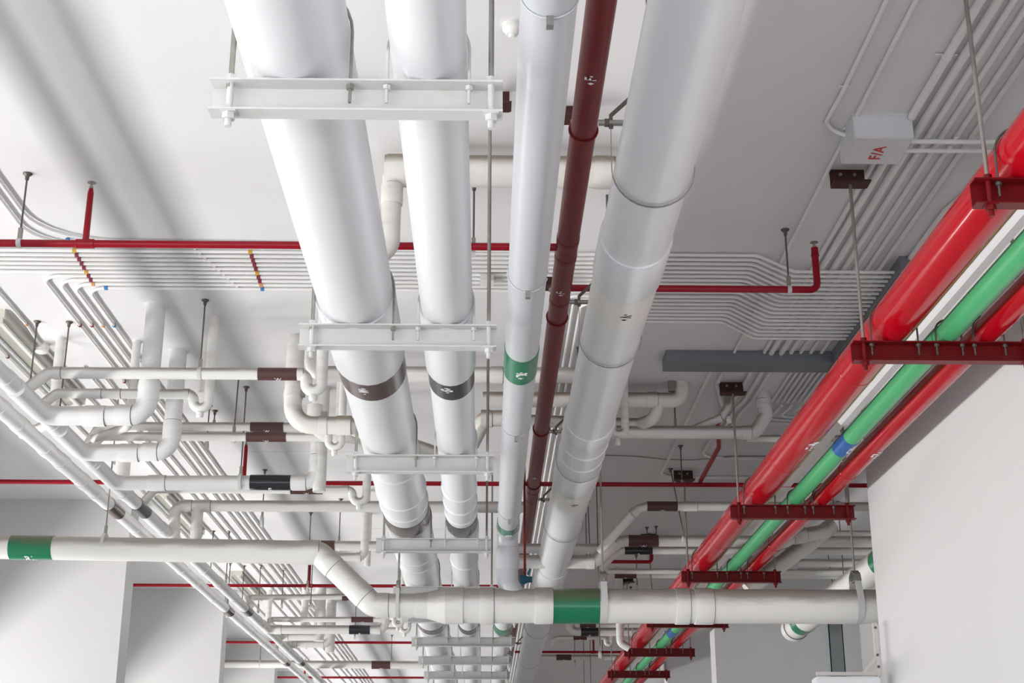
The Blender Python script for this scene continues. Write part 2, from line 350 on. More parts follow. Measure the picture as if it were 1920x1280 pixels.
# green-banded third pipe beyond the drain
T = long_pipe('insulated_pipe', 'white pipe with green band beyond the cross drain, rightmost of three on the trapezes', 'pipe', 0.245, ZB + HB + 0.125, 0.125, 17.2, 48, 'jacket')
band(T, V(0.245, 19.15, ZB + HB + .125), ay, 0.125, 0.55, 'green_band', 'glossy green band'); 
for y in (20.4, 22.6): rib(T, (0.245, ZB + HB + .125, .125), y)

# ------------------------------------------------------------------ white trapeze hangers
def anchor_plate(T, x, y, m='anchor'):
    bm = NB(); box(bm, (x - .11, y + .05, CEIL - .13), (x + .11, y + .058, CEIL)); box(bm, (x - .11, y - .06, CEIL - .13), (x + .12, y + .05, CEIL - .12))
    a = part(T, 'anchor_bracket', bm, m, smooth=False)
    for s in (-1, 1):
        bm = NB(); hexnut(bm, V(x + s * .045, y + .045, CEIL - .04), ay, .012, .02); part(T, 'anchor_bolt', bm, 'steel', parent=a)
def trapeze(label, y, x0, x1, z, h, m, rods, ubolts, mrod='steel', grp=None, plates=True, mu='steel'):
    T = thing('trapeze_hanger', label, 'hanger', V((x0 + x1) / 2, y, z), grp)
    bm = NB(); t = 0.007; w = 0.075
    prof = [(0, 0), (w, 0), (w, h), (0, h), (0, h - t), (w - t, h - t), (w - t, t), (0, t)]
    loft(bm, [[V(x, y - 0.0 + a, z + b) for a, b in prof] for x in (x0, x1)]); part(T, 'channel_beam', bm, m, smooth=False)
    for i, x in enumerate(rods):
        yy = y + 0.03
        bm = NB(); sweep(bm, [V(x, yy, z + h - .002), V(x, yy, CEIL - .125 if plates else CEIL)], 0.0105, 10); r = part(T, 'rod', bm, mrod)
        bm = NB(); sweep(bm, [V(x, yy, z - .055), V(x, yy, z + h)], 0.0125, 10); part(T, 'threaded_end', bm, m if i else m)
        bm = NB(); hexnut(bm, V(x, yy, z - .014), az, .024, .026); box(bm, (x - .028, yy - .026, z - .004), (x + .028, yy + .026, z)); part(T, 'nut', bm, m)
        bm = NB(); hexnut(bm, V(x, yy, z + h + .012), az, .020, .024); part(T, 'nut', bm, m)
        if plates: anchor_plate(T, x, yy)
    for X, r, mm in ubolts:
        q = r + .009; zc = z + h + r; yy = y + .032
        bm = NB(); pts = [V(X - q, yy, z + .045), V(X - q, yy, zc)] + [V(X - q * math.cos(a), yy, zc + q * math.sin(a)) for a in [k * math.pi / 14 for k in range(1, 14)]] + [V(X + q, yy, zc), V(X + q, yy, z + .045)]
        sweep(bm, pts, 0.006, 8); u = part(T, 'u_bolt', bm, mm)
        for s in (-1, 1):
            bm = NB(); hexnut(bm, V(X + s * q, yy, z + h - .018), az, .015, .016); part(T, 'nut', bm, mm, parent=u)
    return T
wl = ('nearest white trapeze hanger, across the top of the picture', 'second white trapeze hanger, just before the brown and black bands',
      'third white trapeze hanger, level with the P-trap', 'fourth white trapeze hanger, just above the cross drain offset',
      'white trapeze hanger half hidden behind the top of the cross drain', 'white trapeze hanger peeping out just under the cross drain', 'first fully visible white trapeze hanger beyond the cross drain, with three pipes',
      'second white trapeze hanger beyond the cross drain', 'third white trapeze hanger beyond the cross drain', 'fourth white trapeze hanger beyond the cross drain, at picture bottom', 'farthest white trapeze hanger, at the bottom edge of picture')
for i, y in enumerate(WB):
    x1 = 0.052 if i < 4 else (0.12 if i == 4 else 0.405)
    ub = [(P1[0], P1[2], 'steel'), (P2[0], P2[2], 'beam')] + ([(0.245, 0.125, 'steel')] if i > 4 else [])
    trapeze(wl[i], y, -0.995, x1, ZB, HB, 'beam', (-0.925, 0.01 if i < 4 else x1 - .05), ub, grp='white trapeze hangers', plates=(i == 1))

# ------------------------------------------------------------------ red and green pipes by the right wall
ZR = 2.70; HR = 0.125; ZT = ZR + HR
P6 = (2.465, ZT + .133, 0.133); P8 = (2.795, ZT + .069, 0.069); P9 = (3.04, ZT + .084, 0.084)
T = long_pipe('fire_pipe', 'thickest glossy red fire pipe, left of the green pipe on red trapezes', 'pipe', *P6, 3.0, 48, 'red')
for y in (8.95, 11.3, 14.6): 
    bm = NB(); lathe(bm, V(P6[0], y, P6[1]), ay, [(-.015, P6[2]*.99), (-.006, P6[2] + .003), (.006, P6[2] + .003), (.015, P6[2]*.99)], 32); part(T, 'weld_seam', bm, 'red')
lettering(T, 'FH', 0.12, 'letter_white', V(P6[0], 10.5, P6[1]), -ay, V(0.28, 0, -1), P6[2], 1, squeeze=1.1)
T = long_pipe('water_pipe', 'green plastic pipe with a blue band between two red fire pipes', 'pipe', *P8, 3.0, 48, 'green')
for y in (8.35, 8.22, 13.05): coupling(T, V(P8[0], y, P8[1]), ay, P8[2], 0.12, 'green', 1.13)
band(T, V(P8[0], 10.62, P8[1]), ay, P8[2], 0.36, 'blue_band', 'blue band with white lettering')
lettering(T, 'CW', 0.085, 'letter_white', V(P8[0], 10.62, P8[1]), -ay, V(0.55, 0, -1), P8[2], 1, squeeze=1.0)
band(T, V(P8[0], 21.3, P8[1]), ay, P8[2], 0.5, 'blue_band', 'blue band')
T = long_pipe('fire_pipe', 'thinner glossy red fire pipe, right of the green pipe, nearest the wall', 'pipe', *P9, 3.0, 48, 'red')
for y in (11.55, 14.7): 
    bm = NB(); lathe(bm, V(P9[0], y, P9[1]), ay, [(-.012, P9[2]*.99), (-.005, P9[2] + .004), (.005, P9[2] + .004), (.012, P9[2]*.99)], 32); part(T, 'weld_seam', bm, 'red')
lettering(T, 'FP', 0.10, 'letter_white', V(P9[0], 10.75, P9[1]), -ay, V(0.25, 0, -1), P9[2], 1, squeeze=1.1)
rl = ('nearest red trapeze hanger, at the upper right corner', 'second red trapeze hanger, in front of the grey trunking', 'third red trapeze hanger, above the cross drain, end nut showing',
      'fourth red trapeze hanger, just above the cross drain', 'red trapeze hanger peeping out under the cross drain', 'red trapeze hanger beyond the cross drain', 'last red trapeze hanger, at the bottom edge of picture')
for lab, y in zip(rl, (5.80, 8.04, 12.50, 15.87, 19.5, 22.77, 25.95)):
    trapeze(lab, y, 2.205, 3.325, ZR, HR, 'red_beam', (2.275, 3.255), [(P6[0], P6[2], 'dark_steel'), (P8[0], P8[2], 'dark_steel'), (P9[0], P9[2], 'dark_steel')], grp='red trapeze hangers')
# white luminaire batten above the gap between red and green pipes
T = thing('batten_light', 'long white batten light above the gap between red and green pipes', 'light fitting', V(3.11, 5, 3.38))
bm = NB(); loft(bm, [[V(3.11 + a, y, 3.38 + b) for a, b in ((-.03, 0), (.03, 0), (.055, .03), (.055, .07), (-.055, .07), (-.055, .03))] for y in (4.2, 11.85)]); part(T, 'diffuser', bm, 'tube', smooth=False)
for y in (6.0, 8.9, 11.4):
    bm = NB(); sweep(bm, [V(3.11, y, 3.44), V(3.11, y, CEIL)], .006, 8); part(T, 'rod', bm, 'steel')
# cable tray behind it
bm = NB(); box(bm, (3.04, 12.1, 3.50), (3.22, 30, 3.508)); box(bm, (3.04, 12.1, 3.508), (3.045, 30, 3.55)); box(bm, (3.215, 12.1, 3.508), (3.22, 30, 3.55))
solo('cable_tray', 'thin grey cable tray seen through the gap beside the green pipe', 'cable tray', bm, 'alu', V(3.09, 12.1, 3.5), smooth=False)

# ------------------------------------------------------------------ the big cross drain
T = thing('cross_drain', 'big white drain pipe across the lower picture with green bands and 45 degree offset', 'pipe', V(0.3, YD, ZD))
def D(px, py): return aY(px, py, YD)
zL = D(300, 1025).z; a = D(598, 1036); b2 = D(700, 1136)
RL = 0.108
bm = NB(); sweep(bm, [V(-6.9, YD, zL + .03), V(a.x, YD, a.z), V(b2.x, YD, ZD), V(D(802, 1135).x, YD, ZD)], RL, 40, 0.12); part(T, 'small_bore_run', bm, 'pvc')
x0 = D(802, 1135).x; x1 = D(835, 1135).x
bm = NB(); lathe(bm, V(0, YD, ZD), ax, [(x0 - .05, RL * 1.1), (x0, RL * 1.12), (x1, RD * 1.07), (D(868, 1135).x, RD * 1.07), (D(868, 1135).x + .01, RD)], 48); part(T, 'reducer', bm, 'pvc', angle=12)
bm = NB(); sweep(bm, [V(D(866, 1135).x, YD, ZD), V(6.9, YD, ZD)], RD, 44); part(T, 'large_bore_run', bm, 'pvc')
def dc(xa, xb, r, g=1.07): coupling(T, V((D(xa, 1100).x + D(xb, 1100).x) / 2, YD, ZD), ax, r, D(xb, 1100).x - D(xa, 1100).x, 'pvc', g)
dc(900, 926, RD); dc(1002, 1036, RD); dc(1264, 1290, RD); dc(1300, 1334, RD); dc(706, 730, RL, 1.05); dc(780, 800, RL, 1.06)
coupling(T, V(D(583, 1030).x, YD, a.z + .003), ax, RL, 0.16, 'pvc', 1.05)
da = (b2 - a).normalized(); da.y = 0
coupling(T, V(a.x, YD, a.z) + V(da.x, 0, da.z) * .14, V(da.x, 0, da.z), RL, .12, 'pvc', 1.04); coupling(T, V(b2.x, YD, ZD) - V(da.x, 0, (ZD - a.z) / (b2.x - a.x) * da.x) * .16, V(da.x, 0, da.z), RL, .12, 'pvc', 1.04)
xa, xb = D(1036, 1135).x, D(1123, 1135).x
band(T, V((xa + xb) / 2, YD, ZD), ax, RD, xb - xa, 'green_band', 'green painted band')
xa, xb = D(22, 1020).x, D(102, 1020).x; zz = zL + .03 + (D(62, 1020).x + 6.9) / (a.x + 6.9) * (a.z - zL - .03)
band(T, V((xa + xb) / 2, YD, zz), ax, RL, xb - xa, 'green_band', 'green painted band')
lettering(T, 'RL', 0.1, 'letter_white', V((xa + xb) / 2, YD, zz), ax, V(0, -0.25, -1), RL)
# collar where the rainwater pipe drops in
def drain_clevis(label, px, wide, y=YD, r=RD, z=ZD, top=CEIL, cl=1.35, m='beam'):
    X = aY(px, 1135, y).x; T = thing('clevis_hanger', label, 'hanger', V(X, y, z)); q = r + .012
    bm = NB(); pts = [V(X, y - q * 0.55, z + q * cl)] + [V(X, y - q * math.cos(t), z + q * .1 - q * math.sin(t) * 1.0) for t in [k * math.pi / 16 for k in range(17)]] + [V(X, y + q * .55, z + q * cl)]
    pts[1] = V(X, y - q, z + q * .2)
    loft(bm, [[p + ax * s * wide / 2 + (p - V(X, y, z)).normalized() * t for s, t in ((-1, 0), (1, 0), (1, .006), (-1, .006))] for p in pts]); part(T, 'strap', bm, m)
    bm = NB(); pts = [V(X, y - q * .62, z + q * (cl - .12)), V(X, y - q * .5, z + q * (cl + .25)), V(X, y, z + q * (cl + .5)), V(X, y + q * .5, z + q * (cl + .25)), V(X, y + q * .62, z + q * (cl - .12))]
    loft(bm, [[p + ax * s * wide * .55 + V(0, 0, 1) * t for s, t in ((-1, 0), (1, 0), (1, .008), (-1, .008))] for p in pts]); part(T, 'yoke', bm, 'tarnish')
    bm = NB(); sweep(bm, [V(X, y - q * .8, z + q * (cl - .02)), V(X, y + q * .8, z + q * (cl - .02))], .012, 10); part(T, 'cross_bolt', bm, 'steel')
    bm = NB(); sweep(bm, [V(X, y, z + q * (cl + .5)), V(X, y, top)], .0095, 10); part(T, 'rod', bm, 'steel')
drain_clevis('broad pale strap hanger right of the green band on the cross drain', 1131, .06)
drain_clevis('broad strap hanger with dark yoke on the cross drain beside the wall', 1607, .06, cl=1.45)
drain_clevis('narrow strap hanger of the cross drain, left of the reducer', 746, .03, r=RL)

# ------------------------------------------------------------------ rods with split clamps
def rod_hanger(label, top, z_low, r, axis='x', px=None, m='dark_steel', tilt=0.0, base=True):
    p = top if isinstance(top, Vector) else aZ(*top); q = V(p.x + tilt, p.y, z_low)      # z_low: height of the pipe centre
    T = thing('rod_hanger', label, 'hanger', V(p.x, p.y, CEIL), 'rod hangers')
    bm = NB(); sweep(bm, [p, q + az * (r + .05)], .0065, 8); part(T, 'rod', bm, m)
    if base:
        bm = NB(); lathe(bm, p, DN, [(0, .03), (.006, .03), (.02, .014), (.045, .012)], 12); part(T, 'anchor', bm, m)
    bm = NB(); d = ax if axis == 'x' else ay; side = ay if axis == 'x' else ax
    lathe(bm, q, d, [(-.014, r * .99), (-.014, r + .005), (.014, r + .005), (.014, r * .99)], 20); part(T, 'clamp', bm, 'beam')
    bm = NB(); obox(bm, q + az * (r + .002), q + az * (r + .075), .026, .02, side); part(T, 'swivel', bm, 'steel')
    return T
rod_hanger('rod with clamp on the left part of the cross drain, right of its green band', V(D(196, 1020).x, YD, CEIL), D(196, 1022).z, RL, m='steel')
# ------------------------------------------------------------------ sprinkler lines
def sprinkler_head(T, p):
    bm = NB(); lathe(bm, p, az, [(0, .012), (.02, .014), (.02, .008), (.045, .006)], 12); h = part(T, 'sprinkler_head', bm, 'steel')
    bm = NB(); lathe(bm, p + az * .045, az, [(0, .028), (.003, .028), (.006, .01)], 16); part(T, 'deflector', bm, 'steel', parent=h)
ZS = 3.52; RS = 0.0245
def sprinkler_line(label, Y, x0, x1, uprights=(), end_up=None, zoff=0.0):
    z = ZS + zoff; T = thing('sprinkler_pipe', label, 'pipe', V(x0, Y, z), 'red sprinkler branches')
    pts = [V(x0, Y, z), V(x1, Y, z)]
    if end_up: pts.append(V(x1, Y, end_up))
    bm = NB(); sweep(bm, pts, RS, 16, .05); part(T, 'pipe_run', bm, 'sprinkler')
    for X, zt in uprights:
        bm = NB(); sweep(bm, [V(X, Y, z), V(X + .0, Y, zt - .03), V(X, Y, zt)], [RS * .85, RS * .8, RS * .55], 14); part(T, 'upright', bm, 'sprinkler')
        bm = NB(); lathe(bm, V(X, Y, z), ax, [(-.06, RS), (-.055, RS * 1.25), (.055, RS * 1.25), (.06, RS)], 16); part(T, 'tee', bm, 'sprinkler')
        sprinkler_head(T, V(X, Y, zt - .005))
    if end_up:
        bm = NB(); lathe(bm, V(x1, Y, end_up - .06), az, [(0, RS * 1.2), (.06, RS * .7)], 14); part(T, 'upright_socket', bm, 'sprinkler'); sprinkler_head(T, V(x1, Y, end_up - .005))
    return T
YSL = 8.28; YSR = 9.06
sprinkler_line('red sprinkler branch crossing the upper left below the bare ceiling', YSL, -7.2, X4, [(aY(160, 455, YSL).x, 3.90)])
sprinkler_line('red sprinkler branch right of the maroon main, turning up at its end', YSR, X4, aY(1533, 543, YSR).x, [], 3.86, .03)
rod_hanger('rod holding the red sprinkler branch at the far left edge', (52, 325), ZS, RS)
rod_hanger('rod holding the red sprinkler branch right, beside its upturned end', (1472, 430), ZS + .03, RS)
rod_hanger('rod holding the red sprinkler branch between two white jacketed pipes', (889, 345), ZS, RS)
sprinkler_line('red sprinkler line through picture middle, behind the P-trap and drains', 14.65, -7.2, 6.99, [(aY(457, 907, 14.65).x, 3.93)])
T = thing('sprinkler_pipe', 'red branch rising diagonally from the middle sprinkler line near the red trapezes', 'pipe', V(2.0, 14.65, ZS))
bm = NB(); sweep(bm, [aY(1313, 902, 14.65), aZ(1348, 838, 3.66), aZ(1346, 790, 3.75)], RS, 14, .08); part(T, 'pipe_run', bm, 'sprinkler')
rod_hanger('rod on the middle sprinkler line beside the dark red bracket', (1276, 835), ZS, RS)
sprinkler_line('short red sprinkler pipe with upturned end below the brown banded drains', 19.1, X4 + .9, aY(1222, 1052, 19.1).x, [], 3.72)
sprinkler_line('red sprinkler line just left of the cross drain offset, with one riser', 21.12, -7.2, 0.4, [(aY(579, 1099, 21.1).x, 3.9)])
sprinkler_line('red sprinkler line below the cross drain, left part', 27.6, -7.2, 0.4, [(aY(613, 1205, 27.6).x, 3.9)])
sprinkler_line('red sprinkler line below the cross drain, right part', 29.0, 0.6, 5.3, [(aY(1113, 1222, 29.0).x, 3.9)])
sprinkler_line('lowest red sprinkler line at the bottom edge', 33.9, -7.2, 0.4, [(aY(571, 1270, 33.9).x, 3.9)])

# ------------------------------------------------------------------ soil mains on the left, with wye branches
PA = (-3.70, 3.09, 0.0665); PB = (-3.425, 3.09, 0.0645)
def left_main(label, P, bands, m):
    T = thing('soil_main', label, 'pipe', V(P[0], 4, P[1])); bm = NB(); sweep(bm, [V(P[0], 4, P[1]), V(P[0], 50, P[1])], P[2], 28); part(T, 'pipe_run', bm, 'pvc_clean')
    y = 9.3
    while y < 34:
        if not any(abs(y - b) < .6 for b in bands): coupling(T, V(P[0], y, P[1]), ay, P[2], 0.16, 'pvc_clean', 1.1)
        y += (0.72, 0.46, 0.95, 0.5)[int(y * 7) % 4] + (0.5 if y > 16 else 0)
    for b in bands: band(T, V(P[0], b, P[1]), ay, P[2], .42, m, 'glossy dark band')
    return T
def yat(px, py, P): return aX(px, py, P[0]).y
left_main('outer white soil main with brown bands, running away along the left columns', PA, [aZ(222, 958, 3.06).y, aZ(433, 1147, 3.06).y, aZ(543, 1243, 3.06).y], 'brown_band')
left_main('inner white soil main with black bands, running away along the left columns', PB, [aZ(268, 957, 3.06).y, aZ(465, 1147, 3.06).y, aZ(567, 1243, 3.06).y], 'black_band')

def branch(label, pts, r, m='pvc', R=None, cps=(), bands=(), name='drain_pipe', seg=22, grp=None, trap=None, text=None):
    T = thing(name, label, 'pipe', pts[0].copy(), grp); bm = NB(); sweep(bm, pts, r, seg, R or r * 1.7); part(T, 'pipe_run', bm, m)
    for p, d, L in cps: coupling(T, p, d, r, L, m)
    for p, d, L, mm in bands:
        band(T, p, d, r, L, mm, {'brown_tape': 'brown painted band', 'black_band': 'black band'}.get(mm))
        lettering(T, 'S' if mm == 'black_band' else 'W', r * 1.1, 'letter_white', p, ax, V(0, -0.15, -1), r)
    if trap is not None:
        bm = NB(); lathe(bm, trap, DN, [(-.02, r * .6), (0, r * .6), (0, r * .75), (.03, r * .75), (.045, r * .5)], 12); part(T, 'cleanout_plug', bm, m)
    return T
def xb(Y, xa, xb_, py): # span on plane Y between two pixels -> centre, length
    a = aY(xa, py, Y); b = aY(xb_, py, Y); return (a + b) / 2, b.x - a.x
# C: three heavy branches from the inner main with elbows up into the ceiling
for lab, Y, z, xs, riser, r, extra in (
    ('nearest heavy white branch off the inner main, elbow rising to the ceiling', 10.646, 3.09, 120, (293, 572), .076, None),
    ('second heavy white branch off the inner main, elbow rising behind the first', 11.763, 3.09, 200, (335, 657), .073, None),
    ('third heavy white branch off the inner main, with black band', 12.847, 3.09, 250, (601, 728), .068, 'black')):
    top = aZ(*riser)
    pts = [V(PB[0] + .012, Y - .75, z - .012), V(PB[0] + .012, Y, z - .012), V(top.x, Y, z), V(top.x, Y, CEIL)]
    cps = [(V(PB[0] + .40, Y, z - .009), ax, .16), (V(top.x - r * 2.3, Y, z), ax, .13), (V(top.x, Y, z + r * 2.6), az, .16)]
    bands = []
    if extra:
        c, L = xb(Y, 470, 546, 897); bands = [(V(c.x, Y, z), ax, L, 'black_band')]
    T = branch(lab, pts, r, 'pvc_clean', cps=cps, bands=bands)
    bm = NB(); lathe(bm, V(top.x, Y, CEIL), DN, [(0, r * 1.25), (.008, r * 1.2), (.012, r)], 20); part(T, 'ceiling_collar', bm, 'ceiling')
rod_hanger('rod holding the black banded branch, beside the brown banded drains', (462, 725), 3.09, .068)
# D: light branches with P-traps
def trap_branch(label, Y, z, start, bend, trapx, riserx, r, cps=(), bands=(), rtop=CEIL, drop=None, m='pvc'):
    dp = drop or 2.9 * r
    pts = [start, bend, V(trapx, Y, z), V(trapx, Y, z - dp), V(riserx, Y, z - dp), V(riserx, Y, rtop)]
    T = branch(label, pts, r, m, R=(riserx - trapx) * .5, cps=cps, bands=bands, trap=V((trapx + riserx) / 2, Y, z - dp - r * .9))
    return T
Y = 10.52; z = 3.39; r = .046; c, L = xb(Y, 484, 560, 702)
trap_branch('light white branch with brown band and P-trap left of the second trapeze', Y, z, aY(46, 732, Y), V(aY(92, 699, Y).x, Y, z), aY(575, 705, Y).x, aY(603, 705, Y).x, r, bands=[(V(c.x, Y, z), ax, L, 'brown_tape')],
            cps=[(V(aY(563, 702, Y).x, Y, z), ax, .05), (V(aY(96, 697, Y).x + .05, Y, z), ax, .06)])
rod_hanger('rod with clamp holding the brown banded branch, left centre', (385, 562), z, r)
Y = 10.884; z = 3.335; r = .040
trap_branch('thin white branch with P-trap in front of the nearest heavy risers', Y, z, aY(74, 762, Y), V(aY(108, 728, Y).x, Y, z), aY(365, 728, Y).x, aY(392, 728, Y).x, r,
            cps=[(V(aY(185, 727, Y).x, Y, z), ax, .06), (V(aY(221, 727, Y).x, Y, z), ax, .06), (V(aY(350, 727, Y).x, Y, z), ax, .05)])
rod_hanger('left of two rods beside the ceiling junction box', (70, 602), 3.39, .03, base=True)
rod_hanger('right of two rods beside the ceiling junction box', (130, 603), 3.10, .03)
# vertical white risers beside them
def riser(label, top, zb, r, m='pvc', elbow=None):
    p = aZ(*top); pts = [p, V(p.x, p.y, zb)]
    if elbow: pts.append(V(p.x, p.y, zb) + elbow)
    T = branch(label, pts, r, m); bm = NB(); lathe(bm, p, DN, [(0, r * 1.2), (.006, r * 1.15), (.01, r)], 20); part(T, 'ceiling_collar', bm, 'ceiling')
riser('white riser pipe behind the junction box at far left', (115, 634), 3.25, .042, 'pvc', V(-.35, .35, 0))
riser('white riser pipe left of the nearest heavy riser', (257, 640), 3.25, .037, 'pvc', V(-.4, .4, 0))
riser('white riser pipe behind the rod left of centre', (392, 596), 3.36, .036, 'pvc')
riser('white riser with blackened stub between the P-trap and thickest pipe', (607, 727), 3.0, .06, 'pvc')
riser('slim white riser just left of the brown W band', (640, 700), 3.3, .036, 'pvc')
riser('slim white riser beside the lower P-trap, left of the fourth trapeze', (692, 962), 3.3, .04, 'pvc')
riser('short broad white riser above the third heavy branch', (234, 838), 3.5, .08, 'pvc')
riser('distant slim white riser left of the second sprinkler riser', (506, 1105), 3.4, .05)
riser('distant white riser over the lower black banded drain', (573, 1105), 3.4, .06)
riser('distant broad white riser, left of pair below the drain offset', (602, 1100), 3.1, .09)
riser('distant broad white riser, right of pair below the drain offset', (622, 1127), 3.1, .085)
# clamped elbow from the ceiling
T = None
Y = 11.366; z = aY(600, 797, 11.366).z; X = aZ(556, 630).x; r = .075
pts = [V(X, Y, CEIL), V(X, Y, z), V(aY(655, 797, Y).x, Y, z), V(-0.30, Y + 1.15, z - .0)]
T = branch('heavy white elbow with steel couplings and brown stains left of the thickest pipe', pts, r, 'dirty', R=.17, cps=[(V(aY(645, 797, Y).x, Y, z), ax, .12)], name='soil_pipe')
for p, d in ((V(X, Y, z + .26), az), (V(X + .26, Y, z), ax)):
    bm = NB(); lathe(bm, p, d, [(-.035, r), (-.033, r + .005), (.033, r + .005), (.035, r)], 28); b = part(T, 'steel_coupling', bm, 'pvc')
    bm = NB(); q = p + (V(.07, -.0, 0) if d == az else V(0, 0, .08)); box(bm, (q.x - .02, q.y - .05, q.z - .025), (q.x + .03, q.y - .01, q.z + .025)); part(T, 'clamp_bolt', bm, 'tarnish', parent=b, smooth=False)
# hidden soil main above the medium pipe that the branches join
T = thing('soil_main', 'white soil main glimpsed above the medium jacketed pipe', 'pipe', V(-.25, 8, 3.2)); bm = NB(); sweep(bm, [V(-.25, 8, 3.2), V(-.25, 50, 3.2)], .085, 24); part(T, 'pipe_run', bm, 'pvc')
# second stack elbow lower down, with a small trap
Y = 12.4; z = aY(640, 815, Y).z
branch('heavy white pipe just behind the stained elbow, under its bend', [V(aY(590, 770, Y).x, Y, 3.7), V(aY(590, 812, Y).x, Y, z), V(aY(650, 812, Y).x, Y, z), V(-.3, Y + 1.1, z)], .07, 'pvc', cps=[(V(aY(625, 815, Y).x, Y, z), ax, .1)])
Y = 11.9; zt = aY(628, 838, Y).z
branch('small white trap with plug under the stained elbow', [V(aY(617, 800, Y).x, Y, zt + .14), V(aY(617, 800, Y).x, Y, zt), V(aY(641, 800, Y).x, Y, zt), V(aY(641, 800, Y).x, Y, CEIL)], .034, 'pvc', R=.055, trap=V(aY(629, 800, Y).x, Y, zt - .035))
# D3, D4 and the black one between
Y = 12.81; z = aY(460, 800, Y).z; c, L = xb(Y, 470, 532, 800)
branch('upper of two thin drains with brown bands left of the stained elbow', [aY(165, 832, Y), V(aY(186, 801, Y).x, Y, z), V(aY(640, 800, Y).x, Y, z)], .042, bands=[(V(c.x, Y, z), ax, L, 'brown_tape')])
Y = 12.4; z = aY(460, 819, Y).z; c, L = xb(Y, 462, 537, 819)
branch('lower of two thin drains with brown bands left of the stained elbow', [aY(160, 850, Y), V(aY(190, 822, Y).x, Y, z), V(aY(640, 819, Y).x, Y, z)], .040, bands=[(V(c.x, Y, z), ax, L, 'brown_tape')])
Y = 13.6; z = aY(460, 812, Y).z; c, L = xb(Y, 475, 533, 811)
branch('drain with black band glimpsed between the two brown banded drains', [V(PB[0] + .1, Y, z), V(aY(560, 811, Y).x, Y, z)], .04, bands=[(V(c.x, Y, z), ax, L, 'black_band')])
rod_hanger('rod with clamp on the lower brown banded drain', (448, 703), aY(437, 819, 12.4).z, .04, tilt=-.01)
rod_hanger('short rod right of the clamp above the brown banded drains', (393, 760), 3.6, .04)
# D5 with trap
Y = 14.05; z = aY(600, 918, Y).z; r = .042; c, L = xb(Y, 545, 605, 918)
trap_branch('white branch with brown band and P-trap below the third trapeze', Y, z, aY(262, 950, Y), V(aY(290, 921, Y).x, Y, z), aY(662, 918, Y).x, aY(678, 918, Y).x + .05, r, bands=[(V(c.x, Y, z), ax, L, 'brown_tape')], cps=[(V(aY(648, 918, Y).x, Y, z), ax, .06)])
# D6
Y = 15.2; z = aY(600, 949, Y).z; r = .062
T = branch('long white drain with two downturned legs just above the cross drain', [V(aY(600, 1044, Y).x, Y, aY(600, 1042, Y).z), V(aY(327, 1040, Y).x, Y, aY(600, 1042, Y).z), V(aY(327, 950, Y).x, Y, z), V(0.42, Y, z)], r, 'pvc', R=.1, cps=[(V(aY(350, 948, Y).x, Y, z), ax, .12), (V(aY(385, 948, Y).x, Y, z), ax, .12)])
bm = NB(); sweep(bm, [V(aY(371, 950, Y).x, Y, z), V(aY(371, 950, Y).x, Y, aY(600, 1042, Y).z)], r, 22); part(T, 'second_leg', bm, 'pvc')
rod_hanger('rod with clamp on the long white drain, beside the brown banded branch', (497, 880), z, r)
# D7 and small elbow below
Y = 17.4; z = aY(680, 1023, Y).z; c, L = xb(Y, 560, 628, 1023)
branch('white drain with brown band behind the cross drain offset', [V(aY(520, 1023, Y).x, Y, z), V(aY(760, 1023, Y).x, Y, z)], .06, bands=[(V(c.x, Y, z), ax, L, 'brown_tape')])
Y = 17.0; z = aY(650, 1044, Y).z
branch('short white elbow pipe under the brown banded drain behind the offset', [V(aY(560, 1042, Y).x, Y, z), V(aY(683, 1042, Y).x, Y, z), V(aY(683, 1042, Y).x, Y, CEIL)], .05, cps=[(V(aY(672, 1044, Y).x, Y, z), ax, .06)])
rod_hanger('rod on the brown banded drain right of the drain offset', (639, 935), 3.4, .06)
# distant bay of branches
Y = 21.4; z = aY(560, 1120, Y).z; c, L = xb(Y, 642, 668, 1114)
branch('distant thin drain with brown band just under the red sprinkler line', [V(PB[0], Y - .4, 3.2), V(aY(462, 1124, Y).x, Y, z), V(aY(690, 1114, Y).x, Y, z + .02)], .042, bands=[(V(c.x, Y, z), ax, L, 'brown_tape')])
Y = 23.4; z = aY(600, 1161, Y).z; c, L = xb(Y, 659, 700, 1160)
branch('distant thin drain with brown band above the distant black banded one', [V(PB[0], Y - .4, 3.2), V(aY(505, 1162, Y).x, Y, z), V(aY(716, 1160, Y).x, Y, z)], .042, bands=[(V(c.x, Y, z), ax, L, 'brown_tape')])
Y = 22.7; z = aY(600, 1180, Y).z; c, L = xb(Y, 655, 694, 1180)
branch('distant heavy drain with black band and upturned end below the offset', [V(PB[0] + .012, Y - .6, z), V(PB[0] + .012, Y, z), V(aY(722, 1180, Y).x, Y, z), V(aY(722, 1160, Y).x, Y, z + .35)], .068, cps=[(V(aY(522, 1180, Y).x, Y, z), ax, .1), (V(aY(708, 1180, Y).x, Y, z), ax, .1)], bands=[(V(c.x, Y, z), ax, L, 'black_band')])
Y = 23.9; z = aY(560, 1193, Y).z
branch('distant short heavy branch, upper of two with elbows', [V(PB[0] + .012, Y - .6, z), V(PB[0] + .012, Y, z), V(aY(602, 1193, Y).x, Y, z), V(aY(602, 1180, Y).x, Y, z + .45)], .068, cps=[(V(aY(535, 1193, Y).x, Y, z), ax, .1)])
Y = 25.2; z = aY(580, 1207, Y).z
branch('distant short heavy branch, lower of two with elbows', [V(PB[0] + .012, Y - .6, z), V(PB[0] + .012, Y, z), V(aY(618, 1207, Y).x, Y, z), V(aY(618, 1190, Y).x, Y, z + .8)], .068, cps=[(V(aY(552, 1207, Y).x, Y, z), ax, .1), (V(aY(603, 1207, Y).x, Y, z), ax, .08)])
